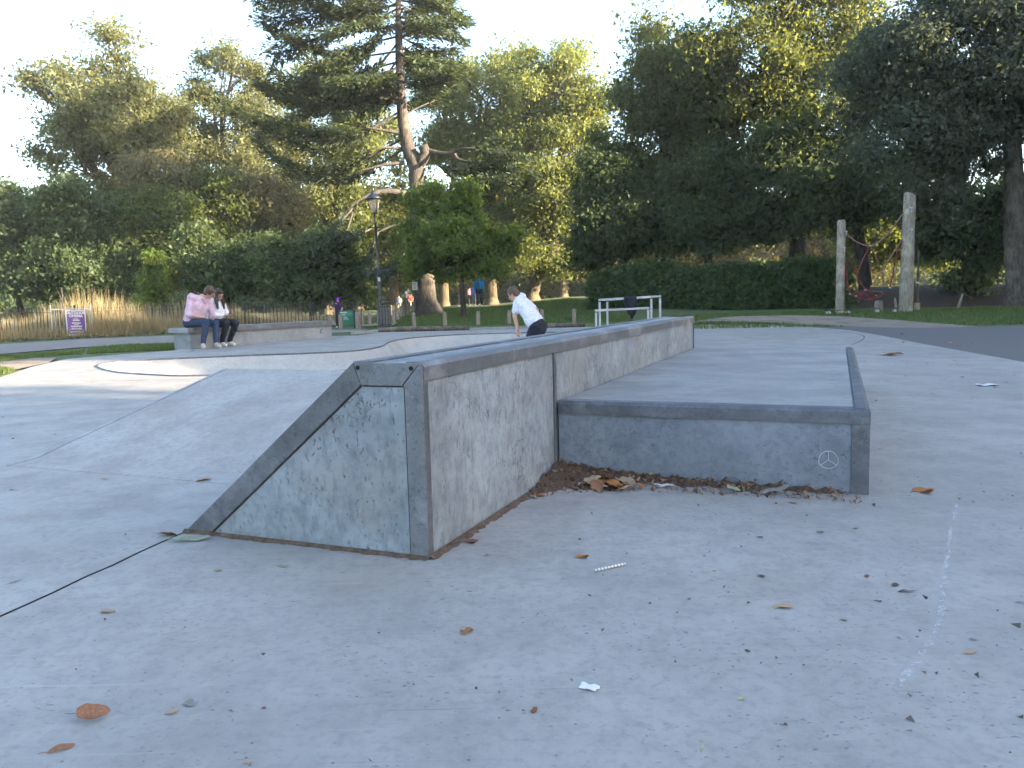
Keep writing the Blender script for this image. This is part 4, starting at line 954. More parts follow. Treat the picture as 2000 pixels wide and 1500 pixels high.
# ---- wooden bollards
def bollard_mesh():
    return MB().lathe([(.062, -.15), (.062, .43), (.054, .46), (.02, .47)], (0, 0, 0), 12).mesh('bollard', False)
bm_ = bollard_mesh()
front = [(808, 25.6, 'wooden bollard on the lawn edge nearest the litter bin'), (868, 25.5, 'second wooden bollard along the lawn edge from the bin'), (933, 25.4, 'third wooden bollard along the lawn edge from the bin'), (994, 25.6, 'wooden bollard on the lawn edge just left of the boy'), (1059, 25.6, 'wooden bollard on the lawn edge just right of the boy'), (1121, 25.4, 'wooden bollard at the right end of the lawn edge row'),
         (664, 25.6, 'wooden bollard in front of the green notice board'), (698, 25.5, 'thick wooden bollard between notice board and lamp'), (642, 26.4, 'short pale bollard over the end of the concrete bench')]
for px, Y, lab in front:
    p = gp(px, Y); o = link('wooden_bollard', bm_, M['bollard']); o.location = p; o.rotation_euler = (random.gauss(0, .02), random.gauss(0, .02), random.random()*6); s_ = 1.35 if px == 698 else 1.0; o.scale = (s_, s_, 1.12 if px == 698 else 1.0)
    tag(o, lab, 'bollard', 'wooden bollards along the lawn')
ORD = ['first', 'second', 'third', 'fourth', 'fifth', 'sixth', 'seventh', 'eighth', 'ninth', 'tenth', 'eleventh', 'twelfth', 'thirteenth']
for ib_, (px, Y) in enumerate([(705, 28), (720, 28.2), (738, 28.5), (768, 30), (776, 32), (783, 34), (789, 36), (795, 38.5), (801, 41), (806, 44), (757, 36), (764, 38), (773, 41)]):
    p = gp(px, Y); o = link('wooden_bollard', bm_, M['bark_dark']); o = o; o.location = p; o.rotation_euler = (random.gauss(0, .03), random.gauss(0, .03), 0); o.scale = (1, 1, 1.05)
    o.data = bm_
    tag(o, ('weathered bollard by the far path, %s in the right row counting from the notice board' % ORD[ib_] if ib_ < 10 else 'small far bollard on the left side of the path, %s from the lamp post' % ORD[ib_-10]), 'bollard', 'bollards along the far path')
sheet('far_path', [(gp(700, 26.6).x, 26.6), (gp(765, 26.6).x, 26.6), (gp(790, 36).x, 36), (gp(800, 46).x, 46), (gp(770, 46).x, 46), (gp(748, 36).x, 36)], .03, M['gravel'])
# ---- timber edging and kerbs
def log_edge(name, label, a, b, r_, mat, grp=None):
    o = empty(name, a); d = (b-a); n_ = 10
    mb = MB().tube([a+d*(i/n_)+UU*(r_*.55+random.uniform(-.01, .01)) for i in range(n_+1)], [r_*random.uniform(.9, 1.1) for _ in range(n_+1)], 8)
    me = mb.mesh(name); me.transform(Matrix.Translation(-a)); bpy.data.objects.remove(o); o = link(name, me, M[mat]); o.location = a; return tag(o, label, 'edging', grp)
log_edge('timber_edging', 'dark weathered timber edging at the foot of the litter bin', at(737, 647), at(915, 644), .075, 'timber', 'timber edgings round the lawn')
log_edge('timber_edging', 'dark timber edging behind the boy below the lawn', at(1040, 641), at(1142, 638), .075, 'timber', 'timber edgings round the lawn')
def kerb(name, label, a, b):
    d = b-a; o = link(name, MB().box((0, 0, .01), (d.length, .10, .09)).mesh(name, bevel=.01), M['bench']); o.location = (a+b)/2; o.rotation_euler = (0, 0, math.atan2(d.y, d.x)); return tag(o, label, 'kerb', 'pale kerbs round the plaza')
kerb('stone_kerb', 'pale stone kerb by the lamp post left of the timber edging', at(688, 652), at(736, 648)); kerb('stone_kerb', 'pale stone kerb between the two timber edgings', at(918, 644.2), at(1036, 641.2))

# ---- steel rails and the jacket
GRL = 'steel grind rails'
def rail_frame(name, label, posts, top):
    P_ = [atd(px, py, Y) for px, py, Y in posts]; root = empty(name, (P_[0].x, P_[0].y, 0)); tag(root, label, 'grind rail', GRL)
    for p in P_: put(MB().box((p.x, p.y, p.z/2-.02), (.05, .05, p.z)), 'post', 'rail', root)
    for i, j in top:
        a, b = P_[i], P_[j]; d = b-a; put(MB().box((a+b)/2+UU*.03, (d.length+.05, .052, .05), d.to_track_quat('X', 'Z').to_matrix()), 'rail', 'rail', root, bevel=.004)
    return P_
Pt = rail_frame('grind_rail', 'tall pale steel grind rail frame with a jacket on it', [(1171, 588, 20.0), (1289, 581, 20.2), (1272, 582, 21.4), (1186, 588, 21.3)], [(0, 1), (1, 2), (2, 3), (3, 0)])
rail_frame('grind_rail', 'low pale steel grind rail in front of the taller frame', [(1164, 609, 19.5), (1266, 604, 19.7)], [(0, 1)])
M['navy'] = simple('navy_cloth', (.008, .009, .018), .9, .4, 30, bump=.6)
jc = Pt[0].lerp(Pt[1], .5); dj = (Pt[1]-Pt[0]).normalized(); nj = Vector((dj.y, -dj.x, 0)); V = []; Fq = []; nu, nv = 15, 21
for j in range(nv):
    s_ = (j/(nv-1))*2-1
    for i in range(nu):
        u = i/(nu-1)*2-1; hang = abs(s_)
        off = nj*(.045*(1 if s_ > 0 else -1)*min(1, hang*5)+.03*math.sin(u*6+s_*2)*hang)
        z = .062-max(0, hang-.1)*(.42+.10*math.sin(u*3+1)+(.10 if u > .2 else 0)); V.append(tuple(jc+dj*(u*.17*(1-.15*hang))+off+UU*z))
for j in range(nv-1):
    for i in range(nu-1): a = j*nu+i; Fq.append((a, a+1, a+1+nu, a+nu))
o = link('jacket', np_mesh('jacket', V, Fq, True), M['navy']); so = o.modifiers.new('s', 'SOLIDIFY'); so.thickness = .02
tag(o, 'dark navy jacket draped over the tall steel rail', 'jacket')

# ---- log posts with rope net
def log_post(name, label, px, Y, top_px, r0_, r1_, slant):
    b = gp(px, Y); tp = atd(top_px[0], top_px[1], Y); root = empty(name, b); tag(root, label, 'log post', 'log posts of the rope swing'); n_ = 9
    pts = [b-UU*.3]+[b.lerp(tp, i/n_) for i in range(n_+1)]; rr_ = [r0_*1.02]+[r0_+(r1_-r0_)*i/n_ for i in range(n_+1)]
    mb = MB().tube(pts, rr_, 16, True); N = len(mb.v)
    mb.v = [(x, y, z+(-(x-tp.x)*slant-.02 if i >= N-16 else 0)) for i, (x, y, z) in enumerate(mb.v)]
    cx = [Vector(v_) for v_ in mb.v[-16:]]
    mb.f.pop(); top = [p+(tp-p)*.22+UU*.045 for p in cx]; base = len(mb.v)
    for p in top: mb.v.append(tuple(p))
    for k_ in range(16): mb.f.append((N-16+k_, N-16+(k_+1) % 16, base+(k_+1) % 16, base+k_))
    mb.f.append(tuple(base+k_ for k_ in range(16)))
    put(mb, 'log', 'log', root, True)
    return root, b, tp
lpL, bL, tL = log_post('log_post', 'shorter weathered log post holding the red rope net', 1640.5, 24.0, (1643.5, 432), .128, .118, .1)
lpR, bR, tR = log_post('log_post', 'tallest weathered log post at the right of the rope net', 1769, 24.0, (1777, 380), .20, .165, .35)
def shackle(root, px, py, Y):
    p = atd(px, py, Y); put(MB().tube([p+Vector((-.045, 0, 0)), p+Vector((.045, 0, 0))], .022, 8), 'shackle_bolt', 'rail', root); put(MB().tube([p+Vector((0, -.02, 0)), p+Vector((.0, -.03, -.13))], .012, 6), 'shackle', 'rail', root)
for px, py in ((1649, 452), (1646, 484)): shackle(lpL, px+3, py, 23.88)
for px, py in ((1780, 406), (1780, 448), (1764, 462)): shackle(lpR, px, py, 23.81)
M['rope'] = simple('red_rope', (.19, .030, .028), .85, .35, 60); M['rope_pale'] = simple('pale_rope', (.25, .13, .10), .85, .3, 60)
net = empty('rope_net_swing', (atd(1700, 590, 24).x, 24, g(9, 24))); tag(net, 'hanging red rope net swing strung between the two log posts', 'rope swing')
ropes = [([(1650, 453, 0), (1664, 466, 0), (1680, 476, 0), (1700, 480, 0), (1718, 471, 0), (1740, 449, 0), (1766, 414, 0)], .021, 'rope_pale'),
         ([(1700, 480, 0), (1688, 502, -.2), (1676, 530, -.4), (1671, 553, -.5), (1676, 575, -.45), (1690, 587, -.3), (1706, 580, -.1)], .02, 'rope'), ([(1700, 480, 0), (1711, 502, .2), (1721, 528, .35), (1725, 548, .4), (1722, 564, .35)], .02, 'rope_pale'),
         ([(1647, 488, 0), (1652, 518, -.1), (1655, 550, -.2), (1660, 571, -.2), (1672, 578, -.2), (1688, 572, -.1), (1702, 560, 0)], .021, 'rope'), ([(1650, 490, .1), (1663, 515, .2), (1675, 540, .3), (1690, 566, .25), (1702, 578, .1), (1728, 573, 0)], .02, 'rope'),
         ([(1763, 466, 0), (1752, 495, .1), (1745, 530, .2), (1738, 562, .3)], .02, 'rope'), ([(1763, 466, 0), (1742, 498, -.1), (1722, 530, -.2), (1703, 558, -.3)], .019, 'rope_pale'),
         ([(1660, 574, -.2), (1675, 583, -.3), (1690, 586, -.3), (1710, 582, -.3), (1728, 572, -.2)], .021, 'rope'), ([(1676, 575, -.45), (1690, 570, .1), (1712, 577, .3), (1724, 570, .35)], .018, 'rope'), ([(1690, 566, .25), (1698, 580, -.1), (1716, 576, -.3)], .018, 'rope')]
for pts, r_, m_ in ropes: put(MB().tube(spline([atd(x, y, 24+dy*.8) for x, y, dy in pts], 5), r_, 6), 'rope', m_, net, True)
sp0 = [atd(x, y, 24+dy) for x, y, dy in ((1697, 568, -.35), (1738, 571, -.1), (1736, 563, .35), (1701, 561, .2))]; put(MB().hull8([p-UU*.025 for p in sp0], [p+UU*.025 for p in sp0]), 'seat_plate', 'black', net, bevel=.01)
for px, py in ((1660, 574), (1690, 566), (1702, 559), (1712, 577), (1738, 562), (1700, 480), (1672, 578)):
    p = atd(px, py, 23.8); put(MB().box(p, (.055, .05, .035)), 'rope_clamp', 'rail', net, bevel=.006)
# ---- skateboards on the grass
def skateboard(px, Y, L, rz, label):
    b = gp(px, Y); root = empty('skateboard', b+UU*.03, rz); tag(root, label, 'skateboard', 'skateboards on the verge')
    mb = MB(); n_ = 13; rows = []
    for i in range(n_):
        u = i/(n_-1)*2-1; x = u*L/2; z = .10+.07*max(0, abs(u)-.68)/.32; w_ = .105*math.sqrt(max(.05, 1-max(0, abs(u)-.7)**2/.1)); rows.append([(x, -w_, z), (x, w_, z), (x, w_, z+.014), (x, -w_, z+.014)])
    for a, b_ in zip(rows, rows[1:]): mb.hull8([a[0], b_[0], b_[1], a[1]], [a[3], b_[3], b_[2], a[2]])
    link('deck', mb.mesh('deck'), M['black'], root)
    for s_ in (-1, 1):
        tk = link('truck', MB().box((s_*L*.30, 0, .075), (.06, .14, .04)).mesh('truck'), M['rail'], root)
        for q_ in (-1, 1): link('wheel', MB().tube([(s_*L*.30, q_*.075, .042), (s_*L*.30, q_*.11, .042)], .03, 12).mesh('wheel'), M['print_white'], tk)
skateboard(1637, 22.9, .95, .05, 'black skateboard lying on the grass by the shorter log post'); skateboard(1730, 23.2, .80, -.12, 'black skateboard lying on the grass by the tallest log post')
# ---- small posts near the mound
o = empty('slim_post', gp(1791, 25.5)); tag(o, 'slim black post standing behind the tallest log post', 'post')
link('shaft', MB().tube([(0, 0, -.1), (0, 0, 1.9)], .035, 8).mesh('shaft'), M['black'], o); link('collar', MB().lathe([(.05, .86), (.05, .92)], (0, 0, 0), 10).mesh('collar'), M['rail'], o); link('footing', MB().box((.0, 0, .12), (.13, .13, .26)).mesh('footing'), M['bollard'], o)
for px, Y, h_, dx, lab in ((1751, 25.5, .42, -.06, 'short pale stake leaning under the rope net'), (1870, 26.5, .5, .16, 'short pale stake leaning in front of the mound'), (1716, 25.5, .35, .0, 'broad weathered stump under the rope net')):
    b = gp(px, Y); o = link('wooden_stake', MB().tube([(0, 0, -.1), (dx*.5, 0, h_*.5), (dx, 0, h_)], [.05, .045, .03] if px != 1716 else [.16, .14, .12], 8).mesh('wooden_stake', True), M['bollard']); o.location = b; tag(o, lab, 'stake')

# ================================================================== PEOPLE
def V3(*a): return Vector(a)
def round_cone(mb, p0, r0_, p1, r1_, n=10):
    p0, p1 = Vector(p0), Vector(p1); d = p1-p0
    if d.length < 1e-4: d = Vector((0, 0, 1e-3)); p1 = p0+d
    u = d.normalized(); pts, rr_ = [], []
    for k_ in range(4): a = math.pi/2*(1-k_/4); pts.append(p0-u*r0_*math.sin(a)); rr_.append(max(.0008, r0_*math.cos(a)))
    pts += [p0, p1]; rr_ += [r0_, r1_]
    for k_ in range(1, 5): a = math.pi/2*k_/4; pts.append(p1+u*r1_*math.sin(a)); rr_.append(max(.0008, r1_*math.cos(a)))
    up = u.orthogonal().normalized(); w_ = u.cross(up); base = len(mb.v)
    for p, r_ in zip(pts, rr_):
        for k_ in range(n): a = 2*math.pi*k_/n; mb.v.append(tuple(p+(up*math.cos(a)+w_*math.sin(a))*r_))
    for i in range(len(pts)-1):
        for k_ in range(n): a = base+i*n+k_; b = base+i*n+(k_+1) % n; mb.f.append((a, b, b+n, a+n))
    mb.f.append(tuple(base+k_ for k_ in range(n))[::-1]); e = base+(len(pts)-1)*n; mb.f.append(tuple(e+k_ for k_ in range(n)))
def ellip(mb, c, rad, M3=None, n=12):
    base = len(mb.v); c = Vector(c); rings = n//2+1
    for i in range(rings):
        a = math.pi*(i+.02)/(rings-1+.04)
        for k_ in range(n):
            b = 2*math.pi*k_/n; p = Vector((math.sin(a)*math.cos(b)*rad[0], math.sin(a)*math.sin(b)*rad[1], math.cos(a)*rad[2]))
            mb.v.append(tuple((M3 @ p if M3 else p)+c))
    for i in range(rings-1):
        for k_ in range(n): a = base+i*n+k_; b = base+i*n+(k_+1) % n; mb.f.append((a, b, b+n, a+n))
    mb.f.append(tuple(base+k_ for k_ in range(n))[::-1]); e = base+(rings-1)*n; mb.f.append(tuple(e+k_ for k_ in range(n)))
def remeshed(mb, name, mat, root, voxel, smooth_n=3, wrinkle=0.0):
    me = mb.mesh(name); o = link(name, me, None)
    md = o.modifiers.new('r', 'REMESH'); md.mode = 'VOXEL'; md.voxel_size = voxel; md.use_smooth_shade = True
    sm = o.modifiers.new('s', 'SMOOTH'); sm.factor = .5; sm.iterations = smooth_n
    bpy.context.view_layer.update(); me2 = bpy.data.meshes.new_from_object(o.evaluated_get(bpy.context.evaluated_depsgraph_get())); bpy.data.objects.remove(o); bpy.data.meshes.remove(me)
    me2.name = name
    if wrinkle:
        n_ = len(me2.vertices); co = np.empty(n_*3, np.float32); me2.vertices.foreach_get('co', co); co = co.reshape(-1, 3); nr = np.empty(n_*3, np.float32); me2.vertices.foreach_get('normal', nr); nr = nr.reshape(-1, 3)
        ph = random.random()*6
        wv = np.sin(co[:, 2]*46+co[:, 0]*31+ph+2*np.sin(co[:, 1]*17))*.5+np.sin(co[:, 2]*23-co[:, 0]*27+co[:, 1]*38+ph)*.5
        co += nr*(wv*wrinkle)[:, None]; me2.vertices.foreach_set('co', co.ravel())
    me2.polygons.foreach_set('use_smooth', np.ones(len(me2.polygons), bool)); me2.materials.clear(); me2.update()
    return link(name, me2, mat, root)
M['skin'] = simple('skin', (.50, .29, .21), .55, .08); M['skin_dark'] = simple('skin_dark', (.10, .055, .04), .55, .1)
def hand_prims(mb, wrist, d, palm_n, side, s, curl=.4):
    """d: finger direction, palm_n: palm normal, side: +1 when the thumb lies along d x palm_n"""
    d = d.normalized(); palm_n = (palm_n-d*palm_n.dot(d)).normalized(); x = d.cross(palm_n)*side
    M3 = Matrix((x, d, palm_n)).transposed(); ellip(mb, wrist+d*.045*s, (.038*s, .05*s, .015*s), M3)
    for i, (ox, L) in enumerate(((.027, .062), (.009, .072), (-.009, .067), (-.026, .052))):
        k0 = wrist+d*.085*s+x*ox*s; k1 = k0+(d*math.cos(curl)+palm_n*math.sin(curl))*L*.5*s; k2 = k1+(d*math.cos(curl*2.4)+palm_n*math.sin(curl*2.4))*L*.5*s
        round_cone(mb, k0-d*.02*s, .0085*s, k1, .0082*s, 7); round_cone(mb, k1, .0082*s, k2, .007*s, 7)
    t0 = wrist+d*.025*s+x*.032*s; t1 = t0+(x*.7+d*.7)*.035*s; t2 = t1+(d*.85+x*.3+palm_n*.35).normalized()*.03*s
    round_cone(mb, t0, .012*s, t1, .0095*s, 7); round_cone(mb, t1, .0095*s, t2, .008*s, 7)
def person(label, loc, rz, J, s=1.0, skin='skin', top='shirt', sleeve='long', bottom='trousers', leg='long', shoe='shoe', hair='hair', long_hair=False, voxel=.008, group=None, cat='person', helmet=None, open_top=None, eyes=True, hem=.30):
    root = empty('person', loc, rz); tag(root, label, cat, group); J = {k_: Vector(v_)*s for k_, v_ in J.items() if len(v_) == 3}
    fd_ = (J['look']-J['head']).normalized(); upv = (J['crown']-J['head']).normalized(); upv = (upv-fd_*upv.dot(fd_)).normalized(); rx = fd_.cross(upv); H3 = Matrix((rx, fd_, upv)).transposed()
    h = J['head']; mb = MB()
    # head and neck
    ellip(mb, h+H3 @ V3(0, -.008, .02)*s, (.074*s, .092*s, .098*s), H3, 16); ellip(mb, h+H3 @ V3(0, .018, -.055)*s, (.052*s, .062*s, .062*s), H3, 14)
    round_cone(mb, h+H3 @ V3(0, .085, .008)*s, .008*s, h+H3 @ V3(0, .104, -.028)*s, .013*s, 8); ellip(mb, h+H3 @ V3(0, .075, -.072)*s, (.022*s, .010*s, .006*s), H3, 8)
    ellip(mb, h+H3 @ V3(0, .076, -.085)*s, (.020*s, .010*s, .007*s), H3, 8)
    for q_ in (-1, 1): ellip(mb, h+H3 @ V3(q_*.076, -.012, -.012)*s, (.010*s, .020*s, .030*s), H3, 8)
    round_cone(mb, J['neck']-V3(0, 0, .03)*s, .058*s, h+H3 @ V3(0, -.02, -.06)*s, .050*s)
    # torso, arms, legs (the one continuous body)
    for a, b, r0_, r1_ in (('hipR', 'shR', .095, .06), ('hipL', 'shL', .095, .06), ('pel', 'chest', .12, .115), ('chest', 'neck', .10, .06), ('shR', 'shL', .062, .062)): round_cone(mb, J[a], r0_*s, J[b], r1_*s)
    for q_ in 'RL':
        round_cone(mb, J['sh'+q_], .052*s, J['el'+q_], .041*s); round_cone(mb, J['el'+q_], .041*s, J['ha'+q_], .027*s)
        d = (J['fi'+q_]-J['ha'+q_]).normalized(); pn = J['pn'+q_].normalized() if ('pn'+q_) in J else V3(0, 0, -1)
        hand_prims(mb, J['ha'+q_], d, pn, 1 if q_ == 'L' else -1, s, .45)
        round_cone(mb, J['hip'+q_], .085*s, J['kn'+q_], .058*s); round_cone(mb, J['kn'+q_], .056*s, J['an'+q_], .036*s)
        round_cone(mb, J['an'+q_], .036*s, J['an'+q_].lerp(J['to'+q_], .55), .028*s)
    remeshed(mb, 'body', M[skin], root, voxel, 2)
    # shirt
    mb = MB(); e = .020*s
    for a, b, r0_, r1_ in (('hipR', 'shR', .10, .060), ('hipL', 'shL', .10, .060), ('pel', 'chest', .125, .12), ('shR', 'shL', .060, .060)): round_cone(mb, J[a]+(J['chest']-J['pel'])*hem, r0_*s+e*.9, J[b], r1_*s+e*.3)
    round_cone(mb, J['chest'], .10*s+e*.5, J['neck']-(J['neck']-J['chest'])*.15, .062*s+e*.3)
    for q_ in 'RL':
        if sleeve == 'long': round_cone(mb, J['sh'+q_], .060*s+e*.3, J['el'+q_], .050*s); round_cone(mb, J['el'+q_], .050*s, J['el'+q_].lerp(J['ha'+q_], .88), .038*s)
        elif sleeve == 'roll': round_cone(mb, J['sh'+q_], .062*s+e*.4, J['el'+q_], .058*s); round_cone(mb, J['el'+q_], .058*s, J['el'+q_].lerp(J['ha'+q_], .18), .054*s)
        else: round_cone(mb, J['sh'+q_], .064*s+e*.4, J['sh'+q_].lerp(J['el'+q_], .62), .066*s)
    remeshed(mb, 'shirt', M[top], root, voxel*1.3, 3, .006*s)
    if open_top:
        mb = MB(); f_ = J['fwd'].normalized(); round_cone(mb, J['pel']+f_*.07*s, .085*s, J['chest']+f_*.065*s, .075*s); remeshed(mb, 'undershirt', M[open_top], root, voxel*1.4, 2)
    mb = MB(); round_cone(mb, J['hipR'], .122*s, J['hipL'], .122*s); round_cone(mb, J['pel'], .134*s, J['pel'].lerp(J['chest'], .38), .118*s)
    for q_ in 'RL':
        if leg == 'long': round_cone(mb, J['hip'+q_], .100*s, J['kn'+q_], .070*s); round_cone(mb, J['kn'+q_], .070*s, J['kn'+q_].lerp(J['an'+q_], .93), .052*s)
        else: round_cone(mb, J['hip'+q_], .116*s, J['kn'+q_], .084*s)
    remeshed(mb, 'trousers', M[bottom], root, voxel*1.3, 2, .004*s)
    for q_ in 'RL':
        mb = MB(); a, b = J['an'+q_], J['to'+q_]; d = (b-a); d.z = 0; d.normalize(); zz = min(a.z, b.z)
        base = V3(a.x, a.y, 0); fl_ = a.z-.085*s
        pt = b
        round_cone(mb, a-d*.03*s-UU*.045*s, .040*s, a-UU*.03*s, .045*s); round_cone(mb, a-d*.035*s-UU*.05*s, .036*s, pt, .034*s); round_cone(mb, a-UU*.02*s, .042*s, pt+UU*.012*s, .030*s)
        remeshed(mb, 'shoe', M[shoe], root, voxel*1.1, 2)
    if helmet:
        mb = MB(); ellip(mb, h+H3 @ V3(0, -.015, .045)*s, (.105*s, .125*s, .095*s), H3, 16); remeshed(mb, 'helmet', M[helmet], root, voxel*1.2, 2)
    elif hair:
        mb = MB(); ellip(mb, h+H3 @ V3(0, -.022, .040)*s, (.085*s, .096*s, .092*s), H3, 16); ellip(mb, h+H3 @ V3(0, -.055, -.01)*s, (.078*s, .055*s, .085*s), H3, 14)
        ellip(mb, h+H3 @ V3(.02, .055, .085)*s, (.055*s, .042*s, .030*s), H3, 10)
        for q_ in (-1, 1): ellip(mb, h+H3 @ V3(q_*.068, -.01, .02)*s, (.018*s, .045*s, .05*s), H3, 10)
        if long_hair:
            for q_ in (-1, 1):
                a = h+H3 @ V3(q_*.066, -.01, .0)*s; b = J['neck']+V3(q_*.085, .085, -.02)*s; c2 = J['chest']+V3(q_*.085, .135, -.02)*s
                round_cone(mb, a, .034*s, b, .040*s); round_cone(mb, b, .040*s, c2, .020*s)
            round_cone(mb, h+H3 @ V3(0, -.07, 0)*s, .06*s, J['neck']-V3(0, .06, .05)*s, .06*s)
        remeshed(mb, 'hair', M[hair], root, voxel*.9, 1, .003*s)
    if eyes:
        for q_ in (-1, 1):
            mb = MB(); ellip(mb, h+H3 @ V3(q_*.031, .079, .008)*s, (.013*s, .010*s, .007*s), H3, 8); link('eye', mb.mesh('eye', True), M['eye'], root)
            mb = MB(); ellip(mb, h+H3 @ V3(q_*.032, .080, .026)*s, (.018*s, .008*s, .004*s), H3, 8); link('eyebrow', mb.mesh('eyebrow', True), M[hair or 'eye'], root)
    return root, H3, J
M['eye'] = simple('eye_dark', (.02, .015, .012), .3, .1)
for nm_, c_ in {'pink_shirt': (.56, .40, .52), 'white_top': (.70, .70, .76), 'jeans': (.022, .040, .085), 'black_jeans': (.010, .011, .018), 'brown_hair': (.075, .042, .026), 'dark_hair': (.030, .017, .013), 'grey_shoe': (.42, .40, .36), 'white_shoe': (.66, .63, .58),
                 'white_tee': (.62, .64, .72), 'navy_shorts': (.008, .010, .022), 'blue_coat': (.004, .20, .42), 'grey_tee': (.10, .11, .13), 'dark_trousers': (.010, .011, .022), 'orange_top': (.42, .09, .02), 'tan_shorts': (.30, .26, .20), 'pink_top': (.50, .26, .34), 'stripe_blue': (.22, .34, .58), 'grey_blue': (.22, .25, .33), 'purple': (.20, .03, .50), 'plum': (.03, .012, .05), 'red_top': (.40, .04, .03)}.items():
    M[nm_] = simple(nm_, c_, .85 if 'hair' not in nm_ else .6, .16, 30, bump=.25)
bz = math.atan2(-bd.x, -(-bd.y)) if False else 0
# facing: local +Y -> world direction out of the bench front
fdir = -bn; rz_b = math.atan2(-fdir.x, fdir.y)
def bench_spot(s_, dep=.20): return b0+bd*s_+bn*dep+UU*0
SEAT = BH+.006
man = dict(pel=(0, 0, SEAT+.10), hipR=(.09, .03, SEAT+.095), hipL=(-.09, .03, SEAT+.095), chest=(-.03, .15, .82), neck=(-.10, .22, .985), head=(-.19, .33, 1.065), look=(-.46, .55, .86), crown=(-.17, .45, 1.25), shR=(.10, .13, .945), shL=(-.25, .20, .90), elR=(.21, .17, .66), haR=(.06, .36, .60), fiR=(-.03, .42, .565), pnR=(0, .1, -1),
           elL=(-.33, .20, .63), haL=(-.30, .06, .46), fiL=(-.30, .02, .41), pnL=(0, -.3, -1), knR=(.06, .47, .50), knL=(-.17, .46, .47), anR=(.13, .42, .10), anL=(-.06, .56, .10), toR=(.20, .53, .035), toL=(-.03, .69, .035))
pm, H3m, Jm = person('person in a pink shirt and jeans leaning towards the neighbour on the bench', bench_spot(.24), rz_b, man, 1.0, 'skin', 'pink_shirt', 'roll', 'jeans', 'long', 'grey_shoe', 'brown_hair', False, .0075, 'couple on the concrete bench', hem=.12)
mb = MB(); f_ = (Jm['neck']-Jm['chest']).normalized(); nk = Jm['neck']
for q_ in (-1, 1): round_cone(mb, nk+V3(q_*.065, -.02, .01), .016, nk+V3(q_*.03, .10, -.05), .012)
round_cone(mb, nk+V3(-.065, -.02, .012), .016, nk+V3(.065, -.02, .012), .016); remeshed(mb, 'collar', M['pink_shirt'], pm, .007, 1)
wom = dict(pel=(0, 0, SEAT+.10), hipR=(.085, .03, SEAT+.09), hipL=(-.085, .03, SEAT+.09), chest=(0, .07, .80), neck=(0, .10, .955), head=(.01, .18, 1.055), look=(.03, .62, .77), crown=(.01, .30, 1.25), shR=(.155, .07, .91), shL=(-.155, .07, .91), elR=(.215, .14, .655), haR=(.055, .34, .625), fiR=(.0, .42, .635), pnR=(-.6, 0, .8),
           elL=(-.215, .14, .655), haL=(-.075, .34, .625), fiL=(-.02, .42, .635), pnL=(.6, 0, .8), knR=(.10, .45, .48), knL=(-.13, .47, .48), anR=(.07, .24, .09), anL=(-.15, .22, .09), toR=(.09, .38, .03), toL=(-.15, .36, .03))
pw, H3w, Jw = person('person with long dark hair in a white top looking at a phone', bench_spot(.80), rz_b, wom, .97, 'skin', 'white_top', 'long', 'black_jeans', 'long', 'white_shoe', 'dark_hair', True, .0075, 'couple on the concrete bench', hem=.12)
hw = Jw['head']; mb = MB()
for q_ in (-1, 1): ellip(mb, hw+H3w @ V3(q_*.034, .066, .100), (.027, .010, .015), H3w, 10)
round_cone(mb, hw+H3w @ V3(-.075, .02, .085), .005, hw+H3w @ V3(-.06, .07, .10), .005, 6); round_cone(mb, hw+H3w @ V3(.075, .02, .085), .005, hw+H3w @ V3(.06, .07, .10), .005, 6); round_cone(mb, hw+H3w @ V3(-.05, .075, .10), .005, hw+H3w @ V3(.05, .075, .10), .005, 6)
M['shades'] = simple('sunglass_black', (.02, .022, .03), .15); link('sunglasses', mb.mesh('sunglasses', True), M['shades'], pw)
ph = (Jw['fiR']+Jw['fiL'])/2; phw = pw.matrix_basis @ (ph+V3(0, -.02, .012)); o = link('mobile_phone', MB().box((0, 0, 0), (.072, .14, .010)).mesh('mobile_phone', bevel=.003), M['black']); o.location = phw; o.rotation_euler = (R(35), 0, rz_b); tag(o, 'black mobile phone held in both hands by the person in white', 'phone')
# boy in the bowl
bx_, by_ = atd(1046, 640, 13.4).x, 13.4
boy = dict(pel=(0, -.05, .78), hipR=(.08, -.05, .76), hipL=(-.08, -.05, .76), chest=(0, .21, 1.10), neck=(0, .31, 1.22), head=(0, .40, 1.30), look=(.0, .75, 1.08), crown=(0, .50, 1.50), shR=(.14, .25, 1.17), shL=(-.14, .25, 1.17), elR=(.25, .10, 1.02), haR=(.22, .06, .82), fiR=(.22, .09, .74), pnR=(-1, 0, 0),
           elL=(-.17, .29, .94), haL=(-.15, .25, .72), fiL=(-.13, .27, .63), pnL=(1, 0, 0), knR=(.11, .06, .42), knL=(-.11, .10, .42), anR=(.12, -.03, .09), anL=(-.12, .0, .09), toR=(.14, .12, .03), toL=(-.14, .15, .03))
person('boy in a white tee shirt and navy shorts crouching forward in the bowl', (bx_, by_, -.452), R(62), boy, 1.03, 'skin', 'white_tee', 'short', 'navy_shorts', 'short', 'grey_shoe', 'brown_hair', False, .0075, hem=.24)
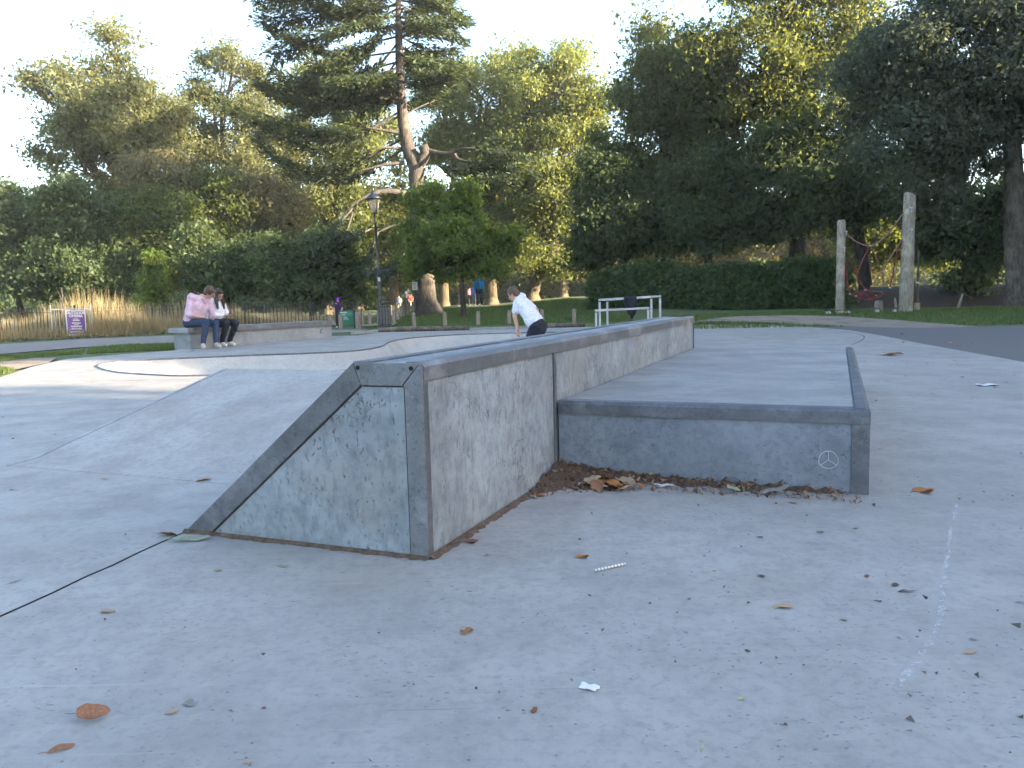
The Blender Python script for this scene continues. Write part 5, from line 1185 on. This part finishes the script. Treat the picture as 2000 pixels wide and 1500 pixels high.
# far people
def standing(h_, arms=0.0, stride=.0, lean=.0):
    s_ = h_/1.75
    return dict(pel=(0, 0, .95), hipR=(.09, 0, .93), hipL=(-.09, 0, .93), chest=(0, .02+lean*.3, 1.26), neck=(0, .02+lean*.5, 1.46), head=(0, .05+lean*.6, 1.60), look=(0, .5+lean, 1.48), crown=(0, .08+lean*.6, 1.8), shR=(.18, .02+lean*.4, 1.41), shL=(-.18, .02+lean*.4, 1.41), elR=(.25, .0+lean*.4, 1.13), elL=(-.25, 0+lean*.4, 1.13),
                haR=(.22, .14+arms, .92+arms*.5), haL=(-.22, .14+arms, .92+arms*.5), fiR=(.2, .2+arms, .84+arms*.5), fiL=(-.2, .2+arms, .84+arms*.5), pnR=(-1, 0, 0), pnL=(1, 0, 0), knR=(.10, .04+stride, .50), knL=(-.10, .04-stride*.4, .50), anR=(.10, stride, .09), anL=(-.10, -stride, .09), toR=(.11, .15+stride, .03), toL=(-.11, .15-stride, .03), fwd=(0, 1, 0)), s_
GC = 'people strolling under the trees'
for lab, px, Y, h_, rz_, kw, pose in [
    ('person in a bright blue open jacket walking across the lawn', 937, 44, 1.78, R(175), dict(skin='skin_dark', top='blue_coat', bottom='dark_trousers', shoe='white_shoe', hair='dark_hair', open_top='grey_tee'), (0, .12, .15)),
    ('child in a striped blue top beside the blue jacket', 926.5, 45, 1.18, R(150), dict(top='stripe_blue', sleeve='short', bottom='grey_blue', leg='short', shoe='white_shoe', hair='brown_hair'), (0, .05, .05)),
    ('child in a pink top behind the striped child', 917, 46, 1.15, R(60), dict(top='pink_top', sleeve='short', bottom='dark_trousers', shoe='grey_shoe', hair='dark_hair'), (.1, .05, 0)),
    ('person in dark and orange top with tan shorts by the maple trunk', 898.5, 46, 1.25, R(-60), dict(top='orange_top', sleeve='short', bottom='tan_shorts', leg='short', shoe='white_shoe', hair='dark_hair'), (.05, .1, .0)),
    ('tiny child in blue standing far down the path', 780, 50, 1.05, R(170), dict(top='stripe_blue', sleeve='short', bottom='tan_shorts', leg='short', shoe='grey_shoe', hair='brown_hair'), (0, .05, 0)),
    ('tiny child in red beside the white sign post far away', 803, 49, 1.05, R(200), dict(top='red_top', sleeve='short', bottom='tan_shorts', leg='short', shoe='grey_shoe', hair='dark_hair'), (0, .05, 0)),
    ('tiny dark clothed person left of the sign post far away', 797, 52, 1.5, R(20), dict(top='grey_tee', sleeve='long', bottom='dark_trousers', shoe='grey_shoe', hair='dark_hair'), (0, .1, 0)),
    ('child with a purple helmet standing behind the green notice board', 660.5, 26.9, 1.02, R(170), dict(top='plum', sleeve='short', bottom='black_jeans', shoe='grey_shoe', hair='dark_hair', helmet='purple'), (0, .03, 0))]:
    Jp, s_ = standing(h_, *pose[:2], pose[2]); person(lab, gp(px, Y), rz_, Jp, s_, voxel=.012, group=GC if Y > 40 else None, eyes=False, **kw)

# ================================================================== SMALL THINGS ON THE CONCRETE
def leaf_mat(name, a, b):
    t = NT(name); v = t.coord('Object'); n1 = t.noise(v, 18, 4); n2 = t.noise(v, 160, 2)
    c = t.mix(t.rng(n1, .35, .65), a, b); return t.fin(c, .75, t.bump(n2, .3, .003), spec=.25)
LM = {'brown': leaf_mat('leaf_brown_dry', (.20, .095, .055), (.33, .17, .10)), 'tan': leaf_mat('leaf_tan_dry', (.32, .22, .14), (.44, .32, .22)), 'red': leaf_mat('leaf_red_brown', (.15, .06, .04), (.24, .10, .06)), 'orange': leaf_mat('leaf_orange_dry', (.28, .11, .035), (.40, .18, .07)),
      'green': leaf_mat('leaf_green_faded', (.20, .24, .17), (.30, .33, .25)), 'grey': leaf_mat('leaf_grey_dry', (.16, .16, .14), (.27, .26, .22)), 'dark': leaf_mat('leaf_dark_dry', (.07, .05, .045), (.13, .09, .07)), 'yellow': leaf_mat('leaf_yellow', (.36, .34, .14), (.45, .42, .22))}
def leaf_shape(kind, sd):
    rs = random.Random(sd); out = []; n_ = 30 if kind == 'lobed' else 18
    for i in range(n_):
        a = 2*math.pi*i/n_
        if kind == 'lobed': r_ = .30+.20*max(0, math.cos(2.5*(a)))**.7*(1 if i % 2 else .85)*(1 if abs(a-math.pi) < 2.6 else 1.1); x, y = r_*math.cos(a), r_*math.sin(a)*1.0
        elif kind == 'ovate': x, y = .5*math.cos(a), .33*math.sin(a)*(1-.25*math.cos(a)); x *= (1.08 if i == 0 else 1)
        elif kind == 'long': x, y = .5*math.cos(a), .17*math.sin(a)
        else: r_ = .42*rs.uniform(.6, 1.1); x, y = r_*math.cos(a), r_*math.sin(a)*.6
        out.append((x*(1+rs.uniform(-.05, .05)), y*(1+rs.uniform(-.07, .07))))
    cu, cv = rs.uniform(.25, .9), rs.uniform(-.3, .4)
    zf = lambda x, y: .05+cu*y*y+cv*.5*x*x+.03*math.sin(9*x+sd)+.03*math.sin(11*y)
    mb = MB(); ring1 = [(x*.5, y*.5) for x, y in out]; V = [(0, 0, zf(0, 0))]+[(x, y, zf(x, y)) for x, y in ring1]+[(x, y, zf(x, y)) for x, y in out]
    Fs = [(0, 1+i, 1+(i+1) % n_) for i in range(n_)]+[(1+i, 1+n_+i, 1+n_+(i+1) % n_, 1+(i+1) % n_) for i in range(n_)]
    mz = min(v_[2] for v_ in V); V = [(x, y, z-mz+.01) for x, y, z in V]; mb.add(V, Fs)
    sx_ = -.5 if kind != 'lobed' else -.3
    if kind != 'scrap':
        mb.tube([(sx_*.8, 0, zf(sx_, 0)*.6), (sx_-.15, .02, .06), (sx_-.34, .06*rs.uniform(-1, 1), .04)], [.014, .012, .010], 5)
    me = mb.mesh('fallen_leaf', True)
    return me
LSH = {k_: [leaf_shape(k_, i+j*10) for i in range(3)] for j, k_ in enumerate(('lobed', 'ovate', 'long', 'scrap'))}
GL = 'dry leaves fallen on the concrete'
LAND = [(835, 1090, 'the front ledge corner'), (362, 1040, 'the tip of the ledge slope'), (182, 1402, 'the large curled leaf'), (1150, 1345, 'the white paper scrap'), (912, 1235, 'the orange scrap'), (1190, 1110, 'the patterned straw'), (1528, 1187, 'the tan folded leaf'), (1695, 967, 'the pad corner'), (1804, 961, 'the bright rusty leaf'), (1830, 1200, 'the chalk line'), (1929, 753, 'the sweet wrapper'), (1745, 694, 'the large pale leaf'), (1448, 1366, 'the tiny yellow leaf'), (1138, 1089, 'the orange maple leaf'), (340, 680, 'the bench end'), (205, 930, 'the kicker ramp foot'), (1850, 655, 'the asphalt bend'), (1355, 650, 'the far ledge end'), (1200, 945, 'the leaf heap')]
USED = {}
def auto_label(px, py, kind, mat):
    cn = {'brown': 'brown', 'tan': 'pale tan', 'red': 'reddish', 'orange': 'rusty', 'green': 'green', 'grey': 'grey', 'dark': 'dark', 'yellow': 'yellow green'}[mat]; kn = {'lobed': 'lobed leaf', 'ovate': 'oval leaf', 'long': 'narrow leaf', 'scrap': 'leaf scrap'}[kind]
    for lx, ly, nm in sorted(LAND, key=lambda l: (l[0]-px)**2+((l[1]-py)*1.3)**2):
        dx, dy = px-lx, py-ly; rel = ('right of' if dx > 0 else 'left of') if abs(dx) > abs(dy)*1.2 else ('in front of' if dy > 0 else 'behind')
        t_ = 'tiny %s %s on the concrete %s %s' % (cn, kn, rel, nm)
        if t_ not in USED: USED[t_] = 1; return t_
def leaf(px, py, size_px, kind, mat, label=None, rz=None, z=0.0, tilt=.12, base=None):
    p = base if base is not None else at(px, py, z); s_ = size_px/F*max(1.5, p.y)*1.02
    me0 = random.choice(LSH[kind]); me = me0.copy(); me.materials.clear(); me.materials.append(LM[mat])
    o = bpy.data.objects.new('fallen_leaf', me); COL.objects.link(o); o.location = p+UU*.001; o.scale = (s_,)*3
    o.rotation_euler = (random.uniform(-tilt, tilt), random.uniform(-tilt, tilt), random.uniform(0, 6.3) if rz is None else rz)
    return tag(o, label or auto_label(px, py, kind, mat), 'leaf', GL)
o = leaf(182, 1405, 60, 'ovate', 'brown', 'large brown curled leaf with a long stem, lower left', 0.35, tilt=.2); o.rotation_euler = (.38, .12, .3); o.location.z += .010
leaf(335, 1393, 34, 'scrap', 'tan', 'pale brown torn leaf beside the grey curled one', .6); leaf(370, 1376, 30, 'ovate', 'grey', 'grey curled leaf near the large brown leaf', -.7, tilt=.5); leaf(120, 1464, 46, 'long', 'brown', 'narrow brown leaf below the large curled leaf', .5)
leaf(210, 1196, 28, 'ovate', 'tan', 'small pale brown leaf below the slab joint', .2); leaf(425, 1115, 24, 'scrap', 'tan', 'small tan leaf in front of the sloped ledge end', .1); leaf(330, 1046, 36, 'ovate', 'brown', 'curled brown leaf at the tip of the ledge slope', .3, tilt=.4); leaf(372, 1056, 72, 'long', 'green', 'long pale green leaf at the tip of the ledge slope', .15)
leaf(553, 1107, 24, 'long', 'green', 'small green leaf in front of the ledge end wall', -.3); leaf(1138, 1089, 30, 'lobed', 'orange', 'orange lobed maple leaf in front of the ledge corner', .4); leaf(920, 1059, 30, 'lobed', 'red', 'dark red lobed leaf at the foot of the ledge side', .1); leaf(1043, 1390, 26, 'scrap', 'red', 'reddish brown leaf scrap, bottom centre', 1.2, tilt=.3)
leaf(1528, 1187, 46, 'long', 'tan', 'tan folded leaf in the open floor right of centre', -.15, tilt=.3); leaf(1648, 1212, 20, 'scrap', 'grey'); leaf(1602, 1040, 26, 'scrap', 'tan', 'tan leaf lying alone in front of the pad'); leaf(1804, 961, 42, 'lobed', 'orange', 'bright rusty leaf lying right of the pad corner', 0, tilt=.2)
leaf(1448, 1366, 16, 'ovate', 'yellow', 'tiny yellow green leaf, lower right', .8, tilt=.4); leaf(1892, 1276, 28, 'long', 'tan', 'narrow tan leaf near the right edge', 0); leaf(1745, 694, 42, 'ovate', 'tan', 'large pale leaf on the floor beyond the pad', 0, tilt=.03); leaf(398, 939, 30, 'ovate', 'tan', 'pale leaf at the foot of the kicker ramp', .1, tilt=.3); leaf(205, 937, 22, 'long', 'tan')
for px, py, s_, kd, mt in [(26, 1137, 20, 'long', 'tan'), (1671, 1032, 15, 'scrap', 'tan'), (1485, 1050, 15, 'scrap', 'dark'), (1487, 1126, 22, 'scrap', 'dark'), (1395, 1116, 12, 'scrap', 'tan'), (1693, 1127, 18, 'scrap', 'red'), (1748, 1144, 22, 'scrap', 'dark'), (1768, 1156, 28, 'long', 'dark'), (1460, 1273, 16, 'scrap', 'dark'), (1372, 1461, 16, 'long', 'yellow'), (1755, 1246, 12, 'scrap', 'tan'), (1550, 983, 22, 'scrap', 'tan'), (1516, 984, 10, 'scrap', 'dark'), (1056, 969, 26, 'scrap', 'orange'), (1040, 972, 22, 'long', 'tan'), (1056, 957, 34, 'ovate', 'orange'),
                            (1865, 705, 10, 'scrap', 'tan'), (1880, 737, 14, 'scrap', 'tan'), (1820, 770, 14, 'scrap', 'tan'), (1733, 745, 8, 'scrap', 'dark'), (1711, 783, 9, 'scrap', 'tan'), (1764, 669, 12, 'scrap', 'tan'), (1900, 776, 10, 'scrap', 'tan'), (25, 957, 16, 'long', 'tan'), (180, 747, 12, 'scrap', 'tan'), (107, 849, 8, 'scrap', 'dark'), (375, 686, 9, 'scrap', 'dark'), (228, 696, 10, 'scrap', 'tan'), (1763, 653, 12, 'scrap', 'tan'), (1810, 663, 12, 'scrap', 'tan'), (1856, 670, 14, 'scrap', 'tan'), (1872, 675, 12, 'scrap', 'tan'), (1900, 671, 9, 'scrap', 'tan'), (1458, 661, 10, 'scrap', 'tan'), (1995, 1178, 18, 'long', 'red'),
                            (740, 1237, 12, 'scrap', 'dark'), (1272, 1365, 10, 'scrap', 'tan'), (790, 1338, 11, 'scrap', 'tan'), (515, 1384, 12, 'scrap', 'red'), (450, 1389, 12, 'long', 'dark'), (930, 1345, 12, 'scrap', 'dark'), (485, 1490, 16, 'long', 'tan'), (67, 1288, 9, 'scrap', 'grey'), (1160, 1310, 9, 'scrap', 'dark'), (1900, 1250, 14, 'long', 'dark'), (1715, 1175, 14, 'long', 'dark'), (1570, 1300, 10, 'scrap', 'dark'), (1020, 1148, 10, 'scrap', 'dark'), (1355, 1010, 8, 'scrap', 'dark')]:
    leaf(px, py, s_*1.1, kd, mt)
# dirt drift in the corner between ledge and pad
def drift():
    nu, nv = 60, 34; V = []; Fq = []
    def hf(a, b):   # a along the pad front, b out from it
        wd_ = .11+.28*math.exp(-a/.24)+.06*math.sin(a*9)+.04*math.sin(a*23+1); wd_ *= max(.12, 1-a/1.5)
        return (.052*math.exp(-a/.32)+.016)*(1-b/wd_)+.006*math.sin(a*61+b*37)+.005*math.sin(a*113-b*91)
    for j in range(nv):
        for i in range(nu):
            a = .004+i/(nu-1)*1.27; b = .004+(j/(nv-1))*.62; p = LP(a, TJ-b, 0); z = hf(a, b); V.append((p.x, p.y, max(z, -.01)))
    for j in range(nv-1):
        for i in range(nu-1):
            k_ = j*nu+i; f_ = (k_, k_+1, k_+1+nu, k_+nu)
            if max(V[q_][2] for q_ in f_) > 0: Fq.append(f_)
    t = NT('drift_dirt'); v = t.coord('World'); n1 = t.noise(v, 110, 5, .75); n2 = t.noise(v, 300, 3, .7); c = t.mix(t.rng(n1, .35, .65), (.055, .034, .026), (.20, .125, .085)); c = t.mix(t.rng(n2, .62, .70), c, (.36, .25, .16))
    o = link('dirt_drift', np_mesh('dirt_drift', V, Fq, True), t.fin(c, .95, t.bump(n1, 1.0, .012))); tag(o, 'brown dirt and leaf crumbs drifted into the corner by the pad', 'dirt', kind='stuff')
    n_ = 700; a = rng.random(n_)**1.3*1.25; b = rng.random(n_)**1.8*(.14+.34*np.exp(-a/.3)); P = []
    for x, y in zip(a, b): p = LP(x+.01, TJ-y-.01, max(.002, hf(x, y))+.004); P.append(tuple(p))
    Vv, Ff, tt_ = leaf_cards(np.array(P), rng.uniform(.008, .030, n_), np.array([0, 0, 1.0]), 1.0, .4); o = link('leaf_crumbs', np_mesh('leaf_crumbs', Vv, Ff, False, tt_), M['crumb']); tag(o, 'small brown leaf crumbs strewn over the drifted dirt', 'leaf crumbs', kind='stuff')
    return hf
M['crumb'] = foliage('leaf_crumb', (.07, .04, .028), (.33, .21, .12), (.1, .06, .03), .1)
hf = drift()
GH = 'leaves heaped in the corner by the pad'; HEAP = []
for px, py, s_, kd, mt in [(1140, 946, 34, 'ovate', 'tan'), (1158, 940, 42, 'lobed', 'tan'), (1172, 935, 46, 'ovate', 'brown'), (1186, 944, 40, 'lobed', 'brown'), (1200, 948, 44, 'ovate', 'orange'), (1215, 938, 38, 'lobed', 'tan'), (1230, 945, 40, 'ovate', 'tan'), (1165, 950, 40, 'ovate', 'brown'), (1250, 950, 34, 'scrap', 'brown'), (1265, 946, 26, 'scrap', 'tan'), (1195, 930, 40, 'ovate', 'red'), (1225, 953, 34, 'long', 'tan'), (1205, 952, 50, 'lobed', 'orange'), (1120, 948, 24, 'scrap', 'brown'), (1280, 951, 26, 'scrap', 'brown'), (1330, 940, 22, 'scrap', 'brown'), (1296, 938, 30, 'scrap', 'red'), (1112, 910, 30, 'long', 'tan'), (1130, 922, 24, 'scrap', 'brown'), (1380, 952, 20, 'long', 'tan'), (1540, 966, 26, 'scrap', 'tan'), (1635, 968, 18, 'scrap', 'brown'), (1182, 952, 30, 'scrap', 'tan')]:
    p = at(px, py, .02); a, b = lf(p); z = max(0.004, hf(max(a, 0), max(0, TJ-b))); o = leaf(px, py, s_*.9, kd, mt, '%s %s in the leaf heap drifted against the pad' % ({'brown': 'mid brown', 'tan': 'pale tan', 'red': 'reddish', 'orange': 'rusty orange'}[mt], {'lobed': 'lobed leaf', 'ovate': 'oval leaf', 'long': 'narrow leaf', 'scrap': 'leaf scrap'}[kd]), None, z+.008, .45); o['group'] = GH; HEAP.append((px, o))
from collections import defaultdict
_by = defaultdict(list)
for px, o in HEAP: _by[o['label']].append((px, o))
for lab, L_ in _by.items():
    if len(L_) > 1:
        for i_, (px, o) in enumerate(sorted(L_, key=lambda q_: q_[0])): o['label'] = '%s %s from the left in the leaf heap against the pad' % (ORD[i_], lab.split(' in the leaf heap')[0])
leaf(1432, 957, 30, 'ovate', 'green', 'pale green leaf in the dirt along the pad foot', .3, .012, .3); leaf(1515, 960, 58, 'long', 'grey', 'long grey green curled leaf at the foot of the pad', .1, .012, .3)
# litter
M['paper'] = simple('paper', (.70, .70, .72), .6, .05, 30, bump=.2)
def crumple(name, label, px, py, w_px, h_m, rz, mat, cat='litter', ratio=.35, n_=7):
    p = at(px, py); L = w_px/F*p.y; V = []; Fq = []
    for j in range(n_):
        for i in range(n_):
            u, v_ = i/(n_-1)-.5, j/(n_-1)-.5; V.append((u*L*(1+.1*math.sin(v_*7)), v_*L*ratio*1.8*(1+.1*math.sin(u*9)), h_m*(1+.8*math.sin(u*8+v_*5)*math.cos(v_*6-u*3))))
    for j in range(n_-1):
        for i in range(n_-1): a = j*n_+i; Fq.append((a, a+1, a+1+n_, a+n_))
    mn = min(v_[2] for v_ in V); V = [(x, y, z-mn+.001) for x, y, z in V]
    o = link(name, np_mesh(name, V, Fq, False), mat); o.location = p+UU*.001; o.rotation_euler = (0, 0, rz); so = o.modifiers.new('s', 'SOLIDIFY'); so.thickness = .0012; so.offset = 1
    return tag(o, label, cat)
crumple('paper_scrap', 'crumpled white paper scrap on the floor, bottom centre right', 1151, 1345, 38, .003, -.5, M['paper'])
crumple('cigarette_box_scrap', 'small orange cardboard scrap in the middle of the floor', 912, 1235, 27, .005, .75, LM['orange'], ratio=.28)
crumple('sweet_wrapper', 'red and white sweet wrapper on the floor at right', 1929, 753, 38, .008, 0, M['paper']); crumple('paper_scrap', 'white paper scrap lying in the drifted dirt by the pad', 1298, 949, 36, .004, .1, M['paper'])
o = crumple('wrapper_end', 'red twisted end of the sweet wrapper', 1915, 754, 14, .006, .3, simple('wrapper_red', (.42, .05, .05), .5)); o['category'] = 'litter'
a, b = at(1163, 1117), at(1221, 1104); d = b-a
lst = empty('lolly_stick', a+UU*.001, math.atan2(d.y, d.x)); tag(lst, 'white patterned paper straw lying in front of the ledge', 'litter')
link('straw', MB().tube([(0, 0, .004), (d.length, 0, .004)], .0038, 8).mesh('straw', True), M['paper'], lst)
for i in range(9): link('stripe', MB().tube([(d.length*(i+.3)/9, 0, .004), (d.length*(i+.62)/9, 0, .004)], .0041, 8).mesh('stripe', True), LM['green'], lst)
# chalk line and tyre scuffs: thin worn marks on the floor
def chalk(pts, w_, label, keep=.75):
    P_ = spline([at(*p, .0025) for p in pts], 10); mb = MB()
    for a, b in zip(P_, P_[1:]):
        if random.random() > keep: continue
        d = (b-a).normalized(); n_ = Vector((-d.y, d.x, 0)); w1, w2 = w_*random.uniform(.5, 1.2), w_*random.uniform(.5, 1.2); mb.add([a+n_*w1, a-n_*w1*.6, b-n_*w2*.7, b+n_*w2], [(0, 1, 2, 3)])
    o = mb.build('chalk_mark', M['scuff']); tag(o, kind='structure'); return o
t = NT('chalk_scuff'); v = t.coord('World'); n1 = t.noise(v, 160, 3, .7); tb = t.n('ShaderNodeBsdfTransparent'); ms = t.n('ShaderNodeMixShader'); t.fin((.62, .63, .66), .9); t.l(t.rng(n1, .42, .62, 0, .75), ms.inputs[0]); t.l(tb.outputs[0], ms.inputs[1]); t.l(t.b.outputs[0], ms.inputs[2]); t.l(ms.outputs[0], t.out.inputs[0]); M['scuff'] = t.m
chalk([(1868, 985), (1858, 1025), (1849, 1085), (1840, 1150), (1838, 1190), (1825, 1230), (1810, 1260), (1780, 1300), (1745, 1345)], .010, 'c', .7); chalk([(1415, 1020), (1398, 1040), (1380, 1065)], .004, 'c', .8)

# grit and tiny crumbs over the slab, gathered in loose patches
def grit():
    n = 2600; cx = rng.uniform(-3.2, 4.6, 26); cy = rng.uniform(1.0, 9.5, 26); k = rng.integers(0, 26, n); sp_ = rng.uniform(.15, .7, 26)[k]
    loose = rng.random(n) < .45; X = np.where(loose, rng.uniform(-4, 5.5, n), cx[k]+rng.normal(0, 1, n)*sp_); Y = np.where(loose, rng.uniform(.9, 11, n), cy[k]+rng.normal(0, 1, n)*sp_)
    rx_ = (X-A0.x)*RR.x+(Y-A0.y)*RR.y; dx_ = (X-A0.x)*DD.x+(Y-A0.y)*DD.y
    bad = ((rx_ > r0-.05) & (rx_ < .03) & (dx_ > -.02) & (dx_ < LL+.1)) | ((rx_ >= 0) & (rx_ < PW+.03) & (dx_ > TJ-.03) & (dx_ < LL+.1)) | inside(bowl2, X, Y) | (Y > 9.0) & (X < 0)
    X, Y = X[~bad], Y[~bad]; n = len(X); P = np.stack([X, Y, np.full(n, .004)], 1)
    V, Fq, t_ = leaf_cards(P, np.clip(rng.lognormal(-4.95, .45, n), .003, .022), np.array([0, 0, 1.0]), 1.5, .6)
    o = link('grit', np_mesh('grit', V, Fq, False, t_), M['grit']); tag(o, 'tiny dark grit and leaf crumbs scattered over the concrete floor', 'grit', kind='stuff')
t = NT('grit'); a_ = t.n('ShaderNodeAttribute', attribute_name='tint').outputs['Fac']; M['grit'] = t.fin(t.ramp(a_, [(0, (.03, .028, .03)), (.6, (.09, .075, .065)), (.85, (.17, .11, .07)), (1.0, (.5, .5, .5))]), .9)
grit()

# ---- added haze box round everything: stands in for lens veil, lifts dark trees
hz = NT('added_haze_air'); hz.t.nodes.remove(hz.b); pv = hz.n('ShaderNodeVolumePrincipled'); pv.inputs['Color'].default_value = (.93, .95, 1.0, 1); pv.inputs['Density'].default_value = 0.0006; pv.inputs['Anisotropy'].default_value = .25
hz.l(pv.outputs[0], hz.out.inputs['Volume'])
o = link('haze', MB().box((0, 425, 13), (860, 1100, 34)).mesh('haze'), hz.m); tag(o, 'thin added haze veiling the dark far trees', 'haze', kind='stuff')
SC.cycles.volume_bounces = 0
